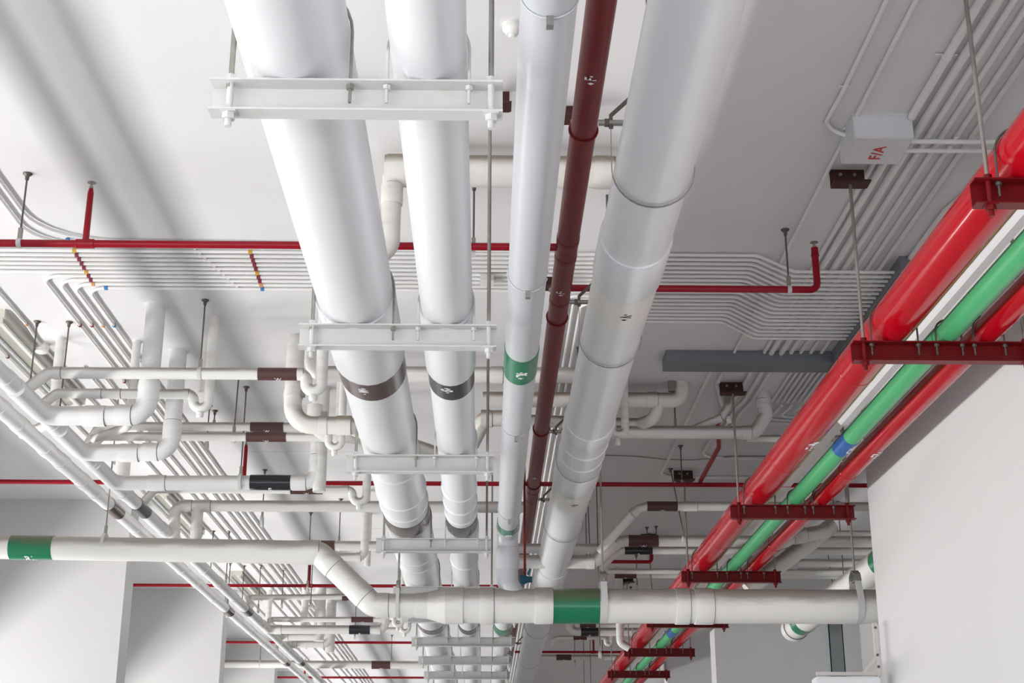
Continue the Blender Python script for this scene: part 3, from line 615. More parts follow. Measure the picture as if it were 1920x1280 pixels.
for px, lab in ((746, 'distant small P-trap left of the far trapezes, upper one'), (759, 'distant small P-trap left of the far trapezes, lower one')):
    Y = 22.0 + (px - 746) * .08; z = aY(px, 1172 + (px - 746) * .9, Y).z
    branch(lab, [V(aY(px - 30, 1165, Y).x, Y, z + .14), V(aY(px - 7, 1165, Y).x, Y, z + .14), V(aY(px - 7, 1165, Y).x, Y, z), V(aY(px + 8, 1165, Y).x, Y, z), V(aY(px + 8, 1165, Y).x, Y, CEIL)], .038, R=.06, trap=V(aY(px, 1165, Y).x, Y, z - .035))
Y = 25.6; z = aY(700, 1180, Y).z; c, L = xb(Y, 672, 705, 1187)
branch('distant brown banded drain crossing just below the black banded one', [V(PB[0], Y, z), V(aY(750, 1186, Y).x, Y, z)], .042, bands=[(V(c.x, Y, z), ax, L, 'brown_tape')])
Y = 30.4; z = aY(640, 1246, Y).z; c, L = xb(Y, 697, 732, 1249)
branch('lowest long white drain with brown band, left of the far trapezes', [V(-7.39, Y, z + .02), V(aY(800, 1249, Y).x, Y, z)], .08, 'pvc', bands=[(V(c.x, Y, z), ax, L, 'brown_tape')])
for i, (top, zz) in enumerate((((400, 995), 3.3), ((430, 995), 3.3), ((458, 1060), 3.3), ((489, 1060), 3.3), ((583, 960), 3.0), ((587, 1035), 3.2), ((668, 1120), 3.3), ((735, 1190), 3.4), ((432, 1055), 3.2), ((532, 1065), 3.4))):
    p = aZ(*top); lab = 'slender dark rod in the far left bays, number %s from the left' % ('one','four','two','five','seven','eight','nine','ten','three','six')[i]
    lab = ['thin dark rod with round anchor above the cross drain, first from left', 'thin dark rod with round anchor above the cross drain, second from left', 'thin dark rod crossing the second red sprinkler line, middle of three', 'thin dark rod crossing the second red sprinkler line, rightmost of three',
           'thin dark rod hanging over the cross drain bend', 'thin dark rod just below the cross drain bend', 'thin dark rod behind the sloping part of the cross drain', 'thin dark rod beside the lowest brown band', 'thin dark rod crossing the second red sprinkler line, leftmost of three', 'thin dark rod below the second red sprinkler line, beside its riser'][i]
    rod_hanger(lab, top, zz, .03)

# ------------------------------------------------------------------ pipes behind the centre
Y = 7.85; z = aY(1000, 322, Y).z; r = .098
T = branch('large white pipe close to the ceiling crossing behind the jacketed pipes near the top', [V(-1.05, Y, 3.28), V(aY(735, 345, Y).x, Y, 3.28), V(aY(735, 345, Y).x, Y, z - .02), V(aY(725, 322, Y).x + .1, Y, z), V(aY(1160, 322, Y).x, Y, z), V(aY(1160, 322, Y).x + .25, Y + .25, z)], r * .6, 'dirty')
bm = NB(); sweep(bm, [V(aY(722, 322, Y).x, Y, z), V(aY(1175, 322, Y).x, Y, z)], r, 30); part(T, 'large_bore_run', bm, 'dirty')
coupling(T, V(aY(745, 322, Y).x, Y, z), ax, r, .12, 'dirty', 1.05); coupling(T, V(aY(735, 366, Y).x, Y, aY(735, 366, Y).z), az, r * .6, .13, 'dirty', 1.13)
coupling(T, V(aY(1132, 322, Y).x, Y, z), ax, r, .12, 'dirty', 1.05)
Y = 11.56; z = aY(800, 702, 11.56).z
branch('white drain crossing behind the jacketed pipes just below the second trapeze', [V(aY(585, 690, Y).x, Y, CEIL - .02), V(aY(585, 701, Y).x, Y, z), V(aY(1085, 704, Y).x, Y, z)], .070, 'pvc', cps=[(V(aY(932, 703, Y).x, Y, z), ax, .1)])
Y = 12.61; z = 3.83
T = branch('white pipe hugging the ceiling right of the big pipe, elbow turned up', [V(aY(905, 752, Y).x, Y, z), V(aY(1240, 750, Y).x, Y, z), V(aY(1275, 752, Y).x, Y + .0, z), V(aY(1279, 740, Y).x, Y, CEIL)], .072, 'dirty', R=.1, cps=[(V(aY(1222, 750, Y).x, Y, z), ax, .1)])
bm = NB(); sweep(bm, [V(aY(1237, 750, Y).x, Y + .02, z), V(aY(1228, 785, Y).x, Y + .02, 3.66), V(aY(1205, 796, Y).x, Y + .3, aY(1200, 796, Y + .3).z), V(aY(905, 786, Y).x, Y + .3, aY(905, 785, Y + .3).z)], .058, 24, .1); part(T, 'lower_branch', bm, 'dirty')
coupling(T, V(aY(1190, 796, Y).x, Y + .3, aY(1190, 796, Y + .3).z), ax, .058, .09, 'dirty')
bm = NB(); q = aY(1259, 722, Y - .05); box(bm, (q.x - .03, q.y - .02, q.z - .06), (q.x + .03, q.y + .02, q.z + .06)); part(T, 'clamp_bolt', bm, 'tarnish', smooth=False)
Y = 12.4
branch('small white trap with plug right of the big pipe, below the ceiling hugging pipe', [V(aY(1172, 780, Y).x, Y, CEIL), V(aY(1172, 800, Y).x, Y, aY(1172, 813, Y).z), V(aY(1148, 800, Y).x, Y, aY(1148, 813, Y).z), V(aY(1148, 770, Y).x, Y, aY(1148, 790, Y).z)], .036, 'dirty', R=.05, trap=aY(1158, 826, Y))
branch('pale elbow pipe slanting behind the medium jacketed pipe', [aY(945, 784, 12.3), aY(908, 784, 12.3), aY(884, 832, 12.9)], .075, 'dirty', cps=[(aY(912, 785, 12.3), ax, .1)])
Y = 12.889; z = 3.6
branch('white drain under the grey trunking, elbow rising beside the conduit bundle', [V(aY(1100, 812, Y).x, Y, z), V(aY(1415, 812, Y).x, Y, z), V(aY(1437, 780, Y).x, Y, aY(1437, 778, Y).z), V(aZ(1432, 733).x, Y, CEIL)], .062, 'pvc', R=.09, cps=[(V(aY(1399, 812, Y).x, Y, z), ax, .09), (V(aY(1432, 757, Y).x, Y, aY(1432, 757, Y).z), az, .08)])
branch('far continuation of the white drain, passing on towards the red pipes', [aY(1400, 822, 13.3), V(6.99, 13.3, aY(1490, 819, 13.3).z)], .035)
branch('short white diagonal pipe and trap behind the rod of the third red trapeze', [aY(1296, 806, 13.0), aY(1352, 782, 12.9), aY(1364, 762, 12.9), aZ(1366, 742)], .036, 'pvc', cps=[(aY(1345, 786, 12.9), aY(1352, 782, 12.9) - aY(1296, 806, 13.0), .09)], trap=aY(1367, 785, 12.7))
rod_hanger('rod with clamp on the white drain under the grey trunking', (1264, 735), 3.6, .062)
# right middle: brown and black banded drains
Y = 15.1; z = aY(1300, 949, Y).z; r = .05; c, L = xb(Y, 1213, 1270, 951)
branch('white drain with brown band bending down diagonally, right of the big pipe', [aY(1125, 1032, 15.6), aY(1196, 953, Y), V(aY(1215, 951, Y).x, Y, z), V(6.99, Y, z + .01)], r, 'pvc', bands=[(V(c.x, Y, z), ax, L, 'brown_tape')], cps=[(V(aY(1294, 950, Y).x, Y, z), ax, .15), (aY(1188, 961, 15.1), V(-1, 0, -1), .06)])
Y = 16.9; z = aY(1300, 1014, Y).z; c, L = xb(Y, 1178, 1234, 1014)
branch('white drain with broad brown band above the black banded one, right', [aY(1120, 1048, Y), aY(1160, 1016, Y), V(aY(1175, 1014, Y).x, Y, z), V(6.99, Y, z)], .068, 'pvc', bands=[(V(c.x, Y, z), ax, L, 'brown_tape')])
Y = 17.5; z = aY(1300, 1032, Y).z; c, L = xb(Y, 1171, 1223, 1032)
branch('white drain with black band under the broad brown one, right', [aY(1125, 1065, Y), aY(1152, 1038, Y), V(aY(1165, 1033, Y).x, Y, z), V(6.99, Y, z)], .048, 'pvc', bands=[(V(c.x, Y, z), ax, L, 'black_band')])
Y = 16.5; z = aY(1050, 1028, Y).z
branch('upper of two long white drains ending at the rods left of the brown bands', [V(aY(955, 1028, Y).x, Y, z), V(aY(1130, 1028, Y).x, Y, z)], .058, 'pvc', cps=[(V(aY(1117, 1028, Y).x, Y, z), ax, .05)])
Y = 15.9; z = aY(1050, 1053, Y).z
branch('lower of two long white drains ending at the rods left of the brown bands', [V(aY(955, 1053, Y).x, Y, z), V(aY(1115, 1053, Y).x, Y, z), aY(1150, 1016, Y)], .075, 'pvc', cps=[(V(aY(1108, 1053, Y).x, Y, z), ax, .08)])
Y = 19.7; z = aY(1200, 1078, Y).z; c, L = xb(Y, 1152, 1193, 1078)
branch('thin drain with brown band just above the cross drain, right', [aY(1128, 1100, Y), aY(1142, 1078, Y), V(aY(1150, 1078, Y).x, Y, z), V(6.99, Y, z)], .042, bands=[(V(c.x, Y, z), ax, L, 'brown_tape')])
Y = 18.6; z = aY(1300, 1071, Y).z
branch('plain thin drain just above the brown banded one over the cross drain', [V(aY(1140, 1073, Y).x, Y, z), V(6.99, Y, z)], .035)
# below the cross drain, right
Y = 24.0; z = aY(1100, 1184, Y).z; c, L = xb(Y, 1089, 1122, 1184)
branch('drain with black band directly beneath the green band of the cross drain', [aY(1068, 1168, Y) + V(0, 0, .15), V(aY(1068, 1180, Y).x, Y, z), V(aY(1210, 1184, Y).x, Y, z)], .07, 'pvc', R=.12, bands=[(V(c.x, Y, z), ax, L, 'black_band')])
Y = 23.6; z = aY(1100, 1171, Y).z; c, L = xb(Y, 1087, 1117, 1170)
branch('drain with brown band squeezed directly under the cross drain', [V(aY(1080, 1171, Y).x, Y, z), V(aY(1205, 1171, Y).x, Y, z)], .045, bands=[(V(c.x, Y, z), ax, L, 'brown_tape')])
Y = 25.5; z = aY(1100, 1195, Y).z; c, L = xb(Y, 1075, 1100, 1195)
branch('thin drain with brown band and trap under the black banded one', [aY(1036, 1212, Y), aY(1038, 1197, Y), V(aY(1048, 1195, Y).x, Y, z), V(aY(1136, 1195, Y).x, Y, z), V(aY(1136, 1203, Y).x, Y, z - .12), V(aY(1146, 1203, Y).x, Y, z - .12), V(aY(1147, 1190, Y).x, Y, z + .1)], .036, R=.05, bands=[(V(c.x, Y, z), ax, L, 'brown_tape')])
Y = 29.8; z = aY(1100, 1232, Y).z; c, L = xb(Y, 1043, 1071, 1233)
branch('lowest right drain with brown band under the red sprinkler line', [V(aY(1000, 1233, Y).x, Y, z), V(aY(1180, 1233, Y).x, Y, z)], .055, bands=[(V(c.x, Y, z), ax, L, 'brown_tape')])
branch('stubby white elbow by the first red trapeze beyond the cross drain', [V(aY(1163, 1185, 22.2).x, 22.2, CEIL), aY(1163, 1205, 22.2), aY(1180, 1215, 22.2)], .06, R=.1)
# diagonal white drain at the far right with a green band, behind the cross drain
a0, b0 = aY(1486, 1180, 18.0), aX(1665, 1045, 4.15)
T = branch('slanting white pipe with green bands behind the cross drain at right', [a0, b0], .15, 'pvc', name='rainwater_pipe', seg=28); dd = (b0 - a0)
coupling(T, a0 + dd * .03, dd, .15, .12, 'pvc', 1.1); band(T, a0 + dd * .14, dd, .15, .2, 'green_band', 'green band'); band(T, a0 + dd * .975, dd, .15, .2, 'green_band', 'green band')
# broad grey-white fittings beyond the red trapezes
branch('pale diagonal pipe behind the fourth red trapeze, joining a wide wye', [aY(1400, 1105, 16.8), aY(1520, 1015, 16.8), aY(1560, 985, 16.9)], .10, 'dirty', name='soil_pipe', cps=[(aY(1515, 1018, 16.8), aY(1520, 1015, 16.8) - aY(1400, 1105, 16.8), .2)])
branch('pale pipe running into the wide wye behind the third red trapeze', [aY(1430, 1030, 16.2), aY(1480, 1008, 16.4), aY(1550, 995, 16.6)], .085, 'dirty', name='soil_pipe', cps=[(aY(1500, 1004, 16.4), V(1, 0, .2), .15)])
for lab, py, Y in (('thin white cross pipe behind the right clevis, upper of two', 1055, 18.2), ('thin white cross pipe behind the right clevis, lower of two', 1072, 19.2), ('thin white cross pipe level with the end of the third red trapeze', 999, 16.0)):
    branch(lab, [aY(1495 if py > 1050 else 1568, py, Y), V(6.99, Y, aY(1600, py, Y).z)], .05 if py > 1050 else .03, 'pvc')

# free rods right of centre
for lab, top, zb, tl in (('left of two long rods crossing in front of the drains by the strap hanger', (1118, 880), 1.9, 0), ('rod with swivel holding the diagonal brown banded drain', (1257, 878), 3.18, .12),
                     ('left of two short rods beside the big pipe', (1098, 945), 3.2, 0), ('right of two short rods beside the big pipe', (1102, 940), 3.2, 0.02),
                     ('rod standing left of the right strap hanger', (1549, 1016), 2.45, .12), ('rod just right of the tilted rod by the right strap hanger', (1571, 940), 2.5, 0),
                     ('rod crossing the plain drain left of the fourth red trapeze', (1218, 1000), 3.2, 0), ('small rod with clamp over the short red sprinkler pipe', (1193, 1040), 3.52, 0),
                     ('first of three rods below the cross drain, right', (1077, 1190), 3.4, 0), ('second of three rods below the cross drain, right', (1106, 1180), 1.6, 0), ('third of three rods below the cross drain, right', (1094, 1195), 1.4, 0),
                     ('small rod above the broad brown band, left', (1213, 988), 3.6, 0), ('small rod above the broad brown band, right', (1230, 986), 3.6, 0)):
    rod_hanger(lab, top, zb, .03, tilt=tl)
for lab, x, Y, py, r in (('rod holding the black banded drain glimpsed between two brown banded ones', aY(400, 812, 13.6).x, 13.6, 811, .04), ('rod holding the thin brown banded drain with trap, lower right', aY(1120, 1195, 25.5).x, 25.5, 1195, .036),
                         ('rod holding the lowest right brown banded drain', aY(1130, 1232, 29.8).x, 29.8, 1232, .055), ('rod holding the drain squeezed under the cross drain', aY(1170, 1171, 23.6).x, 23.6, 1171, .045),
                         ('rod holding the black banded drain beneath the green band', aY(1185, 1184, 24.0).x, 24.0, 1184, .07), ('rod holding the lowest long white drain on the left', aY(487, 1250, 30.4).x, 30.4, 1246, .08)):
    rod_hanger(lab, V(x, Y, CEIL), aY(1000, py, Y).z, r)
# loose dark red anchor brackets on the ceiling
for lab, px, py in (('dark red ceiling bracket beside the middle sprinkler line', 1283, 893), ('dark red ceiling bracket half hidden behind the maroon main near the top', 1075, 205),
                    ('small dark red ceiling bracket left of the maroon main, level with the conduits', 1033, 524), ('small dark red bracket under the brown band above the cross drain', 1171, 1085)):
    p = aZ(px, py, CEIL - .05); T = thing('anchor_bracket', lab, 'bracket', V(p.x, p.y, CEIL))
    bm = NB(); box(bm, (p.x - .09, p.y + .05, CEIL - .12), (p.x + .09, p.y + .058, CEIL)); box(bm, (p.x - .09, p.y - .07, CEIL - .12), (p.x + .09, p.y + .058, CEIL - .11)); part(T, 'angle_plate', bm, 'anchor', smooth=False)
    bm = NB(); hexnut(bm, V(p.x, p.y, CEIL - .13), az, .02, .03); part(T, 'nut', bm, 'steel')

# ------------------------------------------------------------------ conduits on the ceiling
RC = .0125; ZC = CEIL - .0195; ZCR = CEIL - .066
ORD = ['first', 'second', 'third', 'fourth', 'fifth', 'sixth', 'seventh', 'eighth', 'ninth', 'tenth', 'eleventh', 'twelfth', 'thirteenth', 'fourteenth', 'fifteenth', 'sixteenth', 'seventeenth', 'eighteenth']
def conduit(label, pts, r=RC, grp=None, couplers=(), R=.1, clips=(), seg=10):
    T = thing('conduit', label, 'conduit', pts[0].copy(), grp); bm = NB(); sweep(bm, pts, r, seg, R); part(T, 'tube', bm, 'conduit')
    for p, d, m in couplers:
        bm = NB(); d = d.normalized(); lathe(bm, p, d, [(-.014, r * 1.0), (-.012, r * 1.36), (.012, r * 1.36), (.014, r)], 12); part(T, 'coupler', bm, m, {'yellow': 'yellow coupler', 'clip_maroon': 'maroon coupler', 'clip_blue': 'blue coupler', 'clip_orange': 'orange coupler'}.get(m))
    for p, d in clips:
        s = d.cross(az).normalized(); bm = NB()
        obox(bm, p - s * r * 2.6 + az * (r * .7), p + s * r * 2.6 + az * (r * .7), .018, .006); lathe(bm, p, d, [(-.009, r), (-.009, r * 1.18), (.009, r * 1.18), (.009, r)], 12); part(T, 'saddle_clip', bm, 'conduit')
    return T
rowL = [9.47 + .0856 * i for i in range(10)]
yM = [9.53 + .0815 * i for i in range(18)]; yR = [9.68 + .087 * i for i in range(18)]
cm = ['yellow', 'clip_maroon', 'clip_maroon', 'clip_maroon', 'clip_maroon', 'yellow', 'clip_maroon', 'clip_maroon', 'clip_orange', 'clip_blue']
def xend(y): return 3.03
xY = [aZ(150, 605).x, aZ(172.5, 605).x, aZ(193, 605).x, aZ(214, 605).x]
for i in range(10):
    y = (rowL[i] + yM[i]) / 2 if False else yM[i] - .04
    xb_ = aZ(1418 - 4.2 * i, 480).x * (yM[i] / aZ(1418, 480).y); 
    pts = []
    cps = []
    if i < 6: pts.append(V(-7.3, y, ZC))
    else:
        k = i - 6; pts += [V(xY[k], 58, ZC), V(xY[k], y, ZC)]
        cps += [(V(xY[k], 11.07, ZC), ay, ('clip_maroon', 'clip_maroon', 'clip_orange', 'clip_blue')[k]), (V(xY[k], 12.6, ZC), ay, ('clip_maroon', 'conduit', 'clip_orange', 'clip_blue')[k]), (V(xY[k], 14.6, ZC), ay, 'conduit'), (V(xY[k], 17.6, ZC), ay, 'conduit')]
    pts += [V(xb_, y, ZC), V(xb_ + .30, yR[i], ZCR), V(2.999, yR[i], ZCR)]
    c1 = aZ(136 + i * 5.1 if i < 9 else 202, 475).x; c2 = aZ(467 + i * 2.9, 475).x
    cps += [(V(aZ(137 + 4.7 * i + (20 if i == 9 else 0), 466 + 8.2 * i, ZC).x, y, ZC), ax, cm[i]), (V(aZ(467 + 2.7 * i, 466 + 8.2 * i, ZC).x, y, ZC), ax, cm[i])]
    conduit('%s white conduit, counting away from camera, of the row crossing the whole ceiling' % ORD[i], pts, RC, 'conduits crossing the ceiling', cps, R=.16 if i >= 6 else .12, clips=[(V(-2.1 + .02 * i, y, ZC), ax), (V(1.22 - .05 * i, y, ZC), ax)])
for i in range(10, 18):
    k = i - 10; y = yM[i] - .02; xt = .62 + .062 * k
    xb_ = aZ(1418 - 4.2 * i, 480).x * (yM[i] / aZ(1418, 480).y)
    conduit('%s white conduit of the far row, turning away behind the big right pipe' % ORD[k], [V(xt, 58, ZC), V(xt, y, ZC), V(xb_, y, ZC), V(xb_ + .30, yR[i], ZCR), V(2.999, yR[i], ZCR)], RC, 'conduits turning behind the big right pipe', R=.1, clips=[(V(1.1, y, ZC), ax)])
# pair curving in at the upper left edge
XA1, XA2 = aZ(0, 340, ZC).x, aZ(0, 372, ZC).x
conduit('white conduit with blue coupler curving in at the left edge, nearer one', [V(XA1, 3, ZC), V(XA1, 9.30, ZC), V(.3, 9.37, ZC)], RC, None, [(V(aZ(124, 446, ZC).x, 9.305, ZC), ax, 'clip_blue')], R=.5, clips=[(V(XA1, 8.2, ZC), ay)])
conduit('white conduit curving in at the left edge, farther one', [V(XA2, 3, ZC), V(XA2, 9.40, ZC), V(.3, 9.43, ZC)], RC, None, R=.4)
# left edge conduit with junction box and luminaires
XJ = aZ(47, 600).x
jp = aZ(78, 655, CEIL - .05)
conduit('white conduit with orange coupler leading to the ceiling junction box', [V(XJ, 4, ZC), V(XJ, 11.1, ZC), V(jp.x, jp.y - .15, ZC), V(jp.x, jp.y, ZC)], RC, None, [(V(XJ, 11.05, ZC), ay, 'clip_orange')])
conduit('white conduit continuing beyond the ceiling junction box', [V(jp.x, jp.y, ZC), V(jp.x, 57, ZC)], RC)
T = thing('junction_box', 'round white junction box on the ceiling beside the left rods', 'junction box', V(jp.x, jp.y, CEIL))
bm = NB(); lathe(bm, V(jp.x, jp.y, CEIL), DN, [(0, .062), (.05, .062), (.055, .056)], 20); part(T, 'body', bm, 'pvc')
bm = NB(); lathe(bm, V(jp.x, jp.y, CEIL - .053), DN, [(0, .058), (.02, .058), (.026, .05)], 20); part(T, 'lid', bm, 'pvc')
conduit('white conduit with maroon coupler left of the tube light', [V(-4.2, 4, ZC), V(-4.2, 57, ZC)], RC, None, [(V(-4.2, 11.9, ZC), ay, 'clip_maroon')])
def luminaire(label, y0, y1, x=-3.97):
    T = thing('tube_light', label, 'light fitting', V(x, y0, CEIL), 'tube lights along the left')
    bm = NB(); loft(bm, [[V(x + a, y, CEIL + b) for a, b in ((-.11, 0), (.11, 0), (.11, -.07), (.05, -.085), (.0, -.06), (-.05, -.085), (-.11, -.07))] for y in (y0, y1)]); h = part(T, 'housing', bm, 'fixture', smooth=False)
    for s in (-1, 1):
        bm = NB(); sweep(bm, [V(x + s * .075, y0 + .05, CEIL - .095), V(x + s * .075, y1 - .05, CEIL - .095)], .013, 12); part(T, 'lamp_tube', bm, 'tube')
        for yy in (y0 + .04, y1 - .04):
            bm = NB(); box(bm, (x + s * .075 - .016, yy - .012, CEIL - .115), (x + s * .075 + .016, yy + .012, CEIL - .07)); part(T, 'lamp_holder', bm, 'fixture', parent=h, smooth=False)
luminaire('unlit twin tube light on the ceiling at the left edge', 10.75, 13.2)
luminaire('unlit twin tube light glimpsed between the heavy branches, above the cross drain', 17.0, 19.4)
luminaire('unlit twin tube light in the distance under the second sprinkler line', 22.6, 25.0)
luminaire('farthest unlit twin tube light, at the bottom edge', 29.2, 31.6)
# extra lengthwise conduits on the left
for i, px in enumerate((232, 250, 268)):
    X = aZ(px, 660).x if False else -2.98 + .1 * i
for i, (X, lab) in enumerate(((-3.62, 'plain conduit running away between the junction box and the bent row, left one'), (-3.5, 'plain conduit running away between the junction box and the bent row, right one'))):
    conduit(lab, [V(X, 12.2 + i * .3, ZC), V(X, 57, ZC)], RC)
for i, (x0, x1) in enumerate(((-3.62, .3),)): pass

# right-hand lengthwise conduits
_zb = CEIL - .16; bxn, bxf = aZ(1603, 258, _zb).y, aZ(1592, 308, _zb).y
conduit('stout conduit running from the top edge into the near face of the marked box', [V(2.472, 3, CEIL - .026), V(2.472, bxn - .006, CEIL - .026)], .024, clips=[(V(2.472, 6.7, CEIL - .026), ay)])
XR = [2.413, 2.464 + .008, 2.56, 2.645, 2.73, 2.82, 2.912, 3.076]; rr = [.016, .024, .024, .018, .016, .016, .016, .018]
ZC2 = CEIL - .05
for i, (X, r) in enumerate(zip(XR, rr)):
    y1 = 11.662 if i < 7 else 9.518
    y0 = bxf + .006 if i < 2 else 3.0
    pts = [V(X, y0, CEIL - r - .001), V(X, y1, CEIL - r - .001)] if i < 7 else [V(X + .07, y0, CEIL - r), V(X + .07, 8.3, CEIL - r), V(X, 8.7, CEIL - r), V(X, y1, CEIL - r)]
    conduit('%s lengthwise white conduit from the left, upper right, ending at the grey trunking' % ORD[i], pts, r, 'lengthwise conduits at upper right', R=.1)
conduit('thin conduit running straight from the top edge past the marked box', [V(2.15, 3, ZC), V(2.15, 11.66, ZC)], .013, clips=[(V(2.15, 7.55, ZC), ay)])
pb = aZ(1604, 249, CEIL - .07)
conduit('thin conduit curving round into the side of the marked box', [V(2.003, 3, ZC), V(2.003, 7.1, ZC), V(1.99, 7.45, ZC), V(2.06, 7.57, ZC), V(pb.x - .002, 7.58, ZC - .03)], .013, clips=[(V(2.003, 7.05, ZC), ay)], R=.1)
# marked box: corners from the photograph
T = thing('junction_box', 'pale rectangular junction box marked F/A in red on the ceiling', 'junction box', V(2.25, 7.6, CEIL))
zb = CEIL - .16
fl = aZ(1603, 258, zb); fr = aZ(1714, 260, zb); bl = aZ(1592, 308, zb)
x0, x1, y0, y1 = fl.x, fr.x, fl.y, bl.y
bm = NB(); box(bm, (x0, y0, zb), (x1, y1, CEIL)); bmesh.ops.bevel(bm, geom=bm.edges[:], offset=.006, segments=2, affect='EDGES'); bd = part(T, 'body', bm, 'box', smooth=False)
vs, fs = glyphs('F/A', .13); cx, cyy = (x0 + x1) / 2 + .01, (y0 + y1) / 2 + .02; bm = NB(); ang = 0.0
mk = [bm.verts.new((cx - v.y * .75, cyy - v.x * .95, zb - .0015)) for v in vs]
for f in fs: bm.faces.new([mk[i] for i in f])
make('lettering', bm, 'letter_red', bd, Vector(T['_o']), False)['label'] = 'red F/A marking'
bm = NB(); box(bm, (x0 - .004, y0 - .004, CEIL - .012), (x1 + .004, y1 + .004, CEIL)); part(T, 'back_plate', bm, 'box', smooth=False)
for lab, py in (('upper of two stout conduits leaving the marked box to the right', 265), ('lower of two stout conduits leaving the marked box to the right', 282)):
    p = aZ(1715, py, CEIL - .085); conduit(lab, [V(x1 - .01, p.y, p.z), V(3.42, p.y, p.z)], .015, clips=[(V(x1 + .3, p.y, p.z), ax)])

# grey trunking, L-shaped
YT0, ZT1, YT1 = 11.664, 3.8925, 11.948
T = thing('cable_trunking', 'L-shaped grey steel cable trunking on the ceiling, right of centre', 'trunking', V(1.6, YT0, CEIL))
bm = NB(); box(bm, (aZ(1247, 660).x, YT0, ZT1), (3.0, YT1, CEIL - .001)); bmesh.ops.bevel(bm, geom=bm.edges[:], offset=.003, segments=1, affect='EDGES'); part(T, 'cross_section', bm, 'trunking', smooth=False)
bm = NB(); box(bm, (3.0, 9.52, ZT1), (3.30, YT1 + .0, CEIL - .001)); bmesh.ops.bevel(bm, geom=bm.edges[:], offset=.003, segments=1, affect='EDGES'); part(T, 'long_section', bm, 'trunking', smooth=False)
bm = NB(); obox(bm, V(3.02, 9.6, ZT1 - .004), V(3.02, 11.9, ZT1 - .004), .01, .008); part(T, 'lid_edge', bm, 'trunking', smooth=False)
for y in (10.2, 10.9, 11.5):
    bm = NB(); lathe(bm, V(3.1, y, ZT1), DN, [(0, .006), (.004, .006)], 8); part(T, 'lid_screw', bm, 'dark_steel')

# conduits beyond the trunking
def pz(x, y): p = aZ(x, y); return V(p.x, p.y, ZC)
conduit('left thin conduit beyond the trunking, beside the ceiling hugging elbow', [V(2.03, 12.0, ZC), V(2.03, 15.5, ZC), V(2.03, 16.2, ZC), V(3.6, 16.2, ZC)], .019, None, R=.25, clips=[(V(2.03, 12.75, ZC), ay)])
conduit('right thin conduit beyond the trunking, beside the ceiling hugging elbow', [V(2.14, 12.0, ZC), V(2.14, 12.6, ZC), V(2.38, 13.6, ZC), V(2.38, 15.3, ZC), V(3.6, 15.3, ZC)], .019, None, R=.25, clips=[(V(2.14, 12.5, ZC), ay)])
for i, X in enumerate((2.393, 2.491, 2.565)):
    conduit('%s of three stout conduits behind the dark red bracket below the trunking' % ('left', 'middle', 'right')[i], [V(X, 12.0, ZC), V(X, 13.0 + .1 * i, ZC), V(X - .04, 13.3 + .1 * i, ZC), V(X - .04, 14.1, ZC)], .017)
for i in range(8):
    X = 2.76 + .052 * i
    conduit('%s conduit from the left in the tight bundle beyond the trunking' % ORD[i], [V(X, 12.0, ZC), V(X, 13.15 + .0 * i, ZC)], .0125, 'tight bundle beyond the trunking')
for i in range(4):
    conduit('%s of four curved conduits below the tight bundle' % ORD[i], [V(2.78 + .1 * i, 13.25, ZC - .005), V(2.74 + .1 * i, 13.85 - .1 * i, ZC), V(3.6, 13.95 - .1 * i, ZC)], .014, 'curved conduits below the tight bundle', R=.1)
# slack cable
bm = NB(); pts = [aZ(1130, 853, CEIL - .01), aZ(1190, 855, CEIL - .012), aZ(1250, 861, CEIL - .02), aZ(1300, 862, CEIL - .02), aZ(1380, 855, CEIL - .012), aZ(1480, 855, CEIL - .01)]
T = thing('cable', 'thin grey cable sagging across the ceiling right of the big pipe', 'cable', pts[0].copy()); sweep(bm, pts, .006, 8, .3); part(T, 'strand', bm, 'tarnish')
# white cable box on the conduits between medium pipe and rainwater pipe
q = aZ(913, 523, CEIL - .04); bm = NB(); box(bm, (q.x - .05, q.y - .07, CEIL - .075), (q.x + .05, q.y + .05, CEIL - .03))
solo('junction_box', 'small square white box on the conduits left of the rainwater pipe', 'junction box', bm, 'pvc', V(q.x, q.y, CEIL - .07), smooth=False)
q = aZ(960, 62, CEIL - .05); T = thing('smoke_detector', 'small round white detector on the ceiling, left of the rainwater pipe top', 'detector', V(q.x, q.y, CEIL))
bm = NB(); lathe(bm, V(q.x, q.y, CEIL), DN, [(0, .05), (.03, .05), (.04, .04), (.06, .03)], 20); part(T, 'body', bm, 'pvc')
bm = NB(); lathe(bm, V(q.x, q.y, CEIL - .06), DN, [(0, .02), (.02, .018)], 14); part(T, 'sensor', bm, 'pvc')

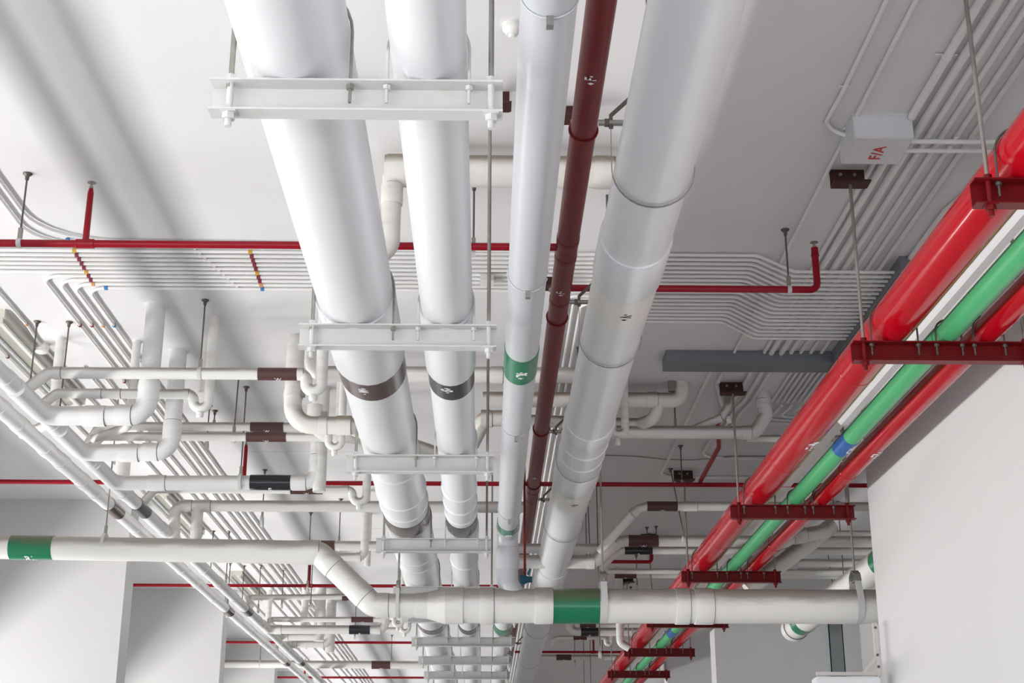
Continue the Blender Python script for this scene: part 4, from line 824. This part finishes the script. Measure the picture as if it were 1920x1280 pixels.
# ------------------------------------------------------------------ lower right: grey post and lamp on a wall bracket
T = thing('steel_post', 'grey steel post standing in front of the far right pier', 'post', V(4.35, 18.5, -EYE))
zp = aY(1570, 1125, 18.5).z; pl = aY(1556, 1220, 18.5).x; pm = aY(1568, 1220, 18.5).x; pr_ = aY(1583, 1220, 18.5).x
bm = NB(); box(bm, (pl, 18.5, -EYE), (pr_, 18.51, zp)); box(bm, (pl, 18.5, -EYE), (pl + .012, 18.7, zp)); box(bm, (pr_ - .012, 18.5, -EYE), (pr_, 18.7, zp)); part(T, 'column', bm, 'post', smooth=False)
bm = NB(); box(bm, (pl - .05, 18.42, -EYE), (pr_ + .05, 18.75, -EYE + .02)); part(T, 'base_plate', bm, 'post', smooth=False)
YB = 12.2
def B_(x, y): return aY(x, y, YB)
T = thing('floodlight', 'white lamp on a triangular aluminium bracket fixed to the wall end', 'light fitting', B_(1645, 1262))
bm = NB(); obox(bm, B_(1531, 1263), B_(1650, 1263), .03, .028, ay); part(T, 'bracket_arm', bm, 'alu', smooth=False)
xx = B_(1648, 1263).x; bm = NB(); box(bm, (xx - .02, YB - .02, B_(1648, 1268).z), (xx + .012, YB + .02, B_(1645, 1168).z)); part(T, 'bracket_post', bm, 'alu', smooth=False)
bm = NB(); obox(bm, B_(1618, 1262), B_(1648, 1224), .026, .02, ay); part(T, 'brace', bm, 'alu', smooth=False)
for py in (1177, 1228, 1250):
    bm = NB(); hexnut(bm, V(xx - .004, YB - .024, B_(1648, py).z), ay, .012, .014); part(T, 'bolt', bm, 'dark_steel')
a_, b_ = B_(1526, 1270), B_(1648, 1300); bm = NB(); box(bm, (a_.x, YB - .1, b_.z), (b_.x, YB + .1, a_.z)); bmesh.ops.bevel(bm, geom=bm.edges[:], offset=.012, segments=2, affect='EDGES'); part(T, 'lamp_housing', bm, 'jacket')
bm = NB(); sweep(bm, [B_(1644, 1268), B_(1640, 1274), B_(1630, 1276)], .005, 8, .02); part(T, 'cable', bm, 'cable')

for o in bpy.data.objects:
    if '_o' in o: del o['_o']
dups = {k: v for k, v in LABELS.items() if len(v) > 1}
if dups: print('DUPLICATE LABELS', dups)
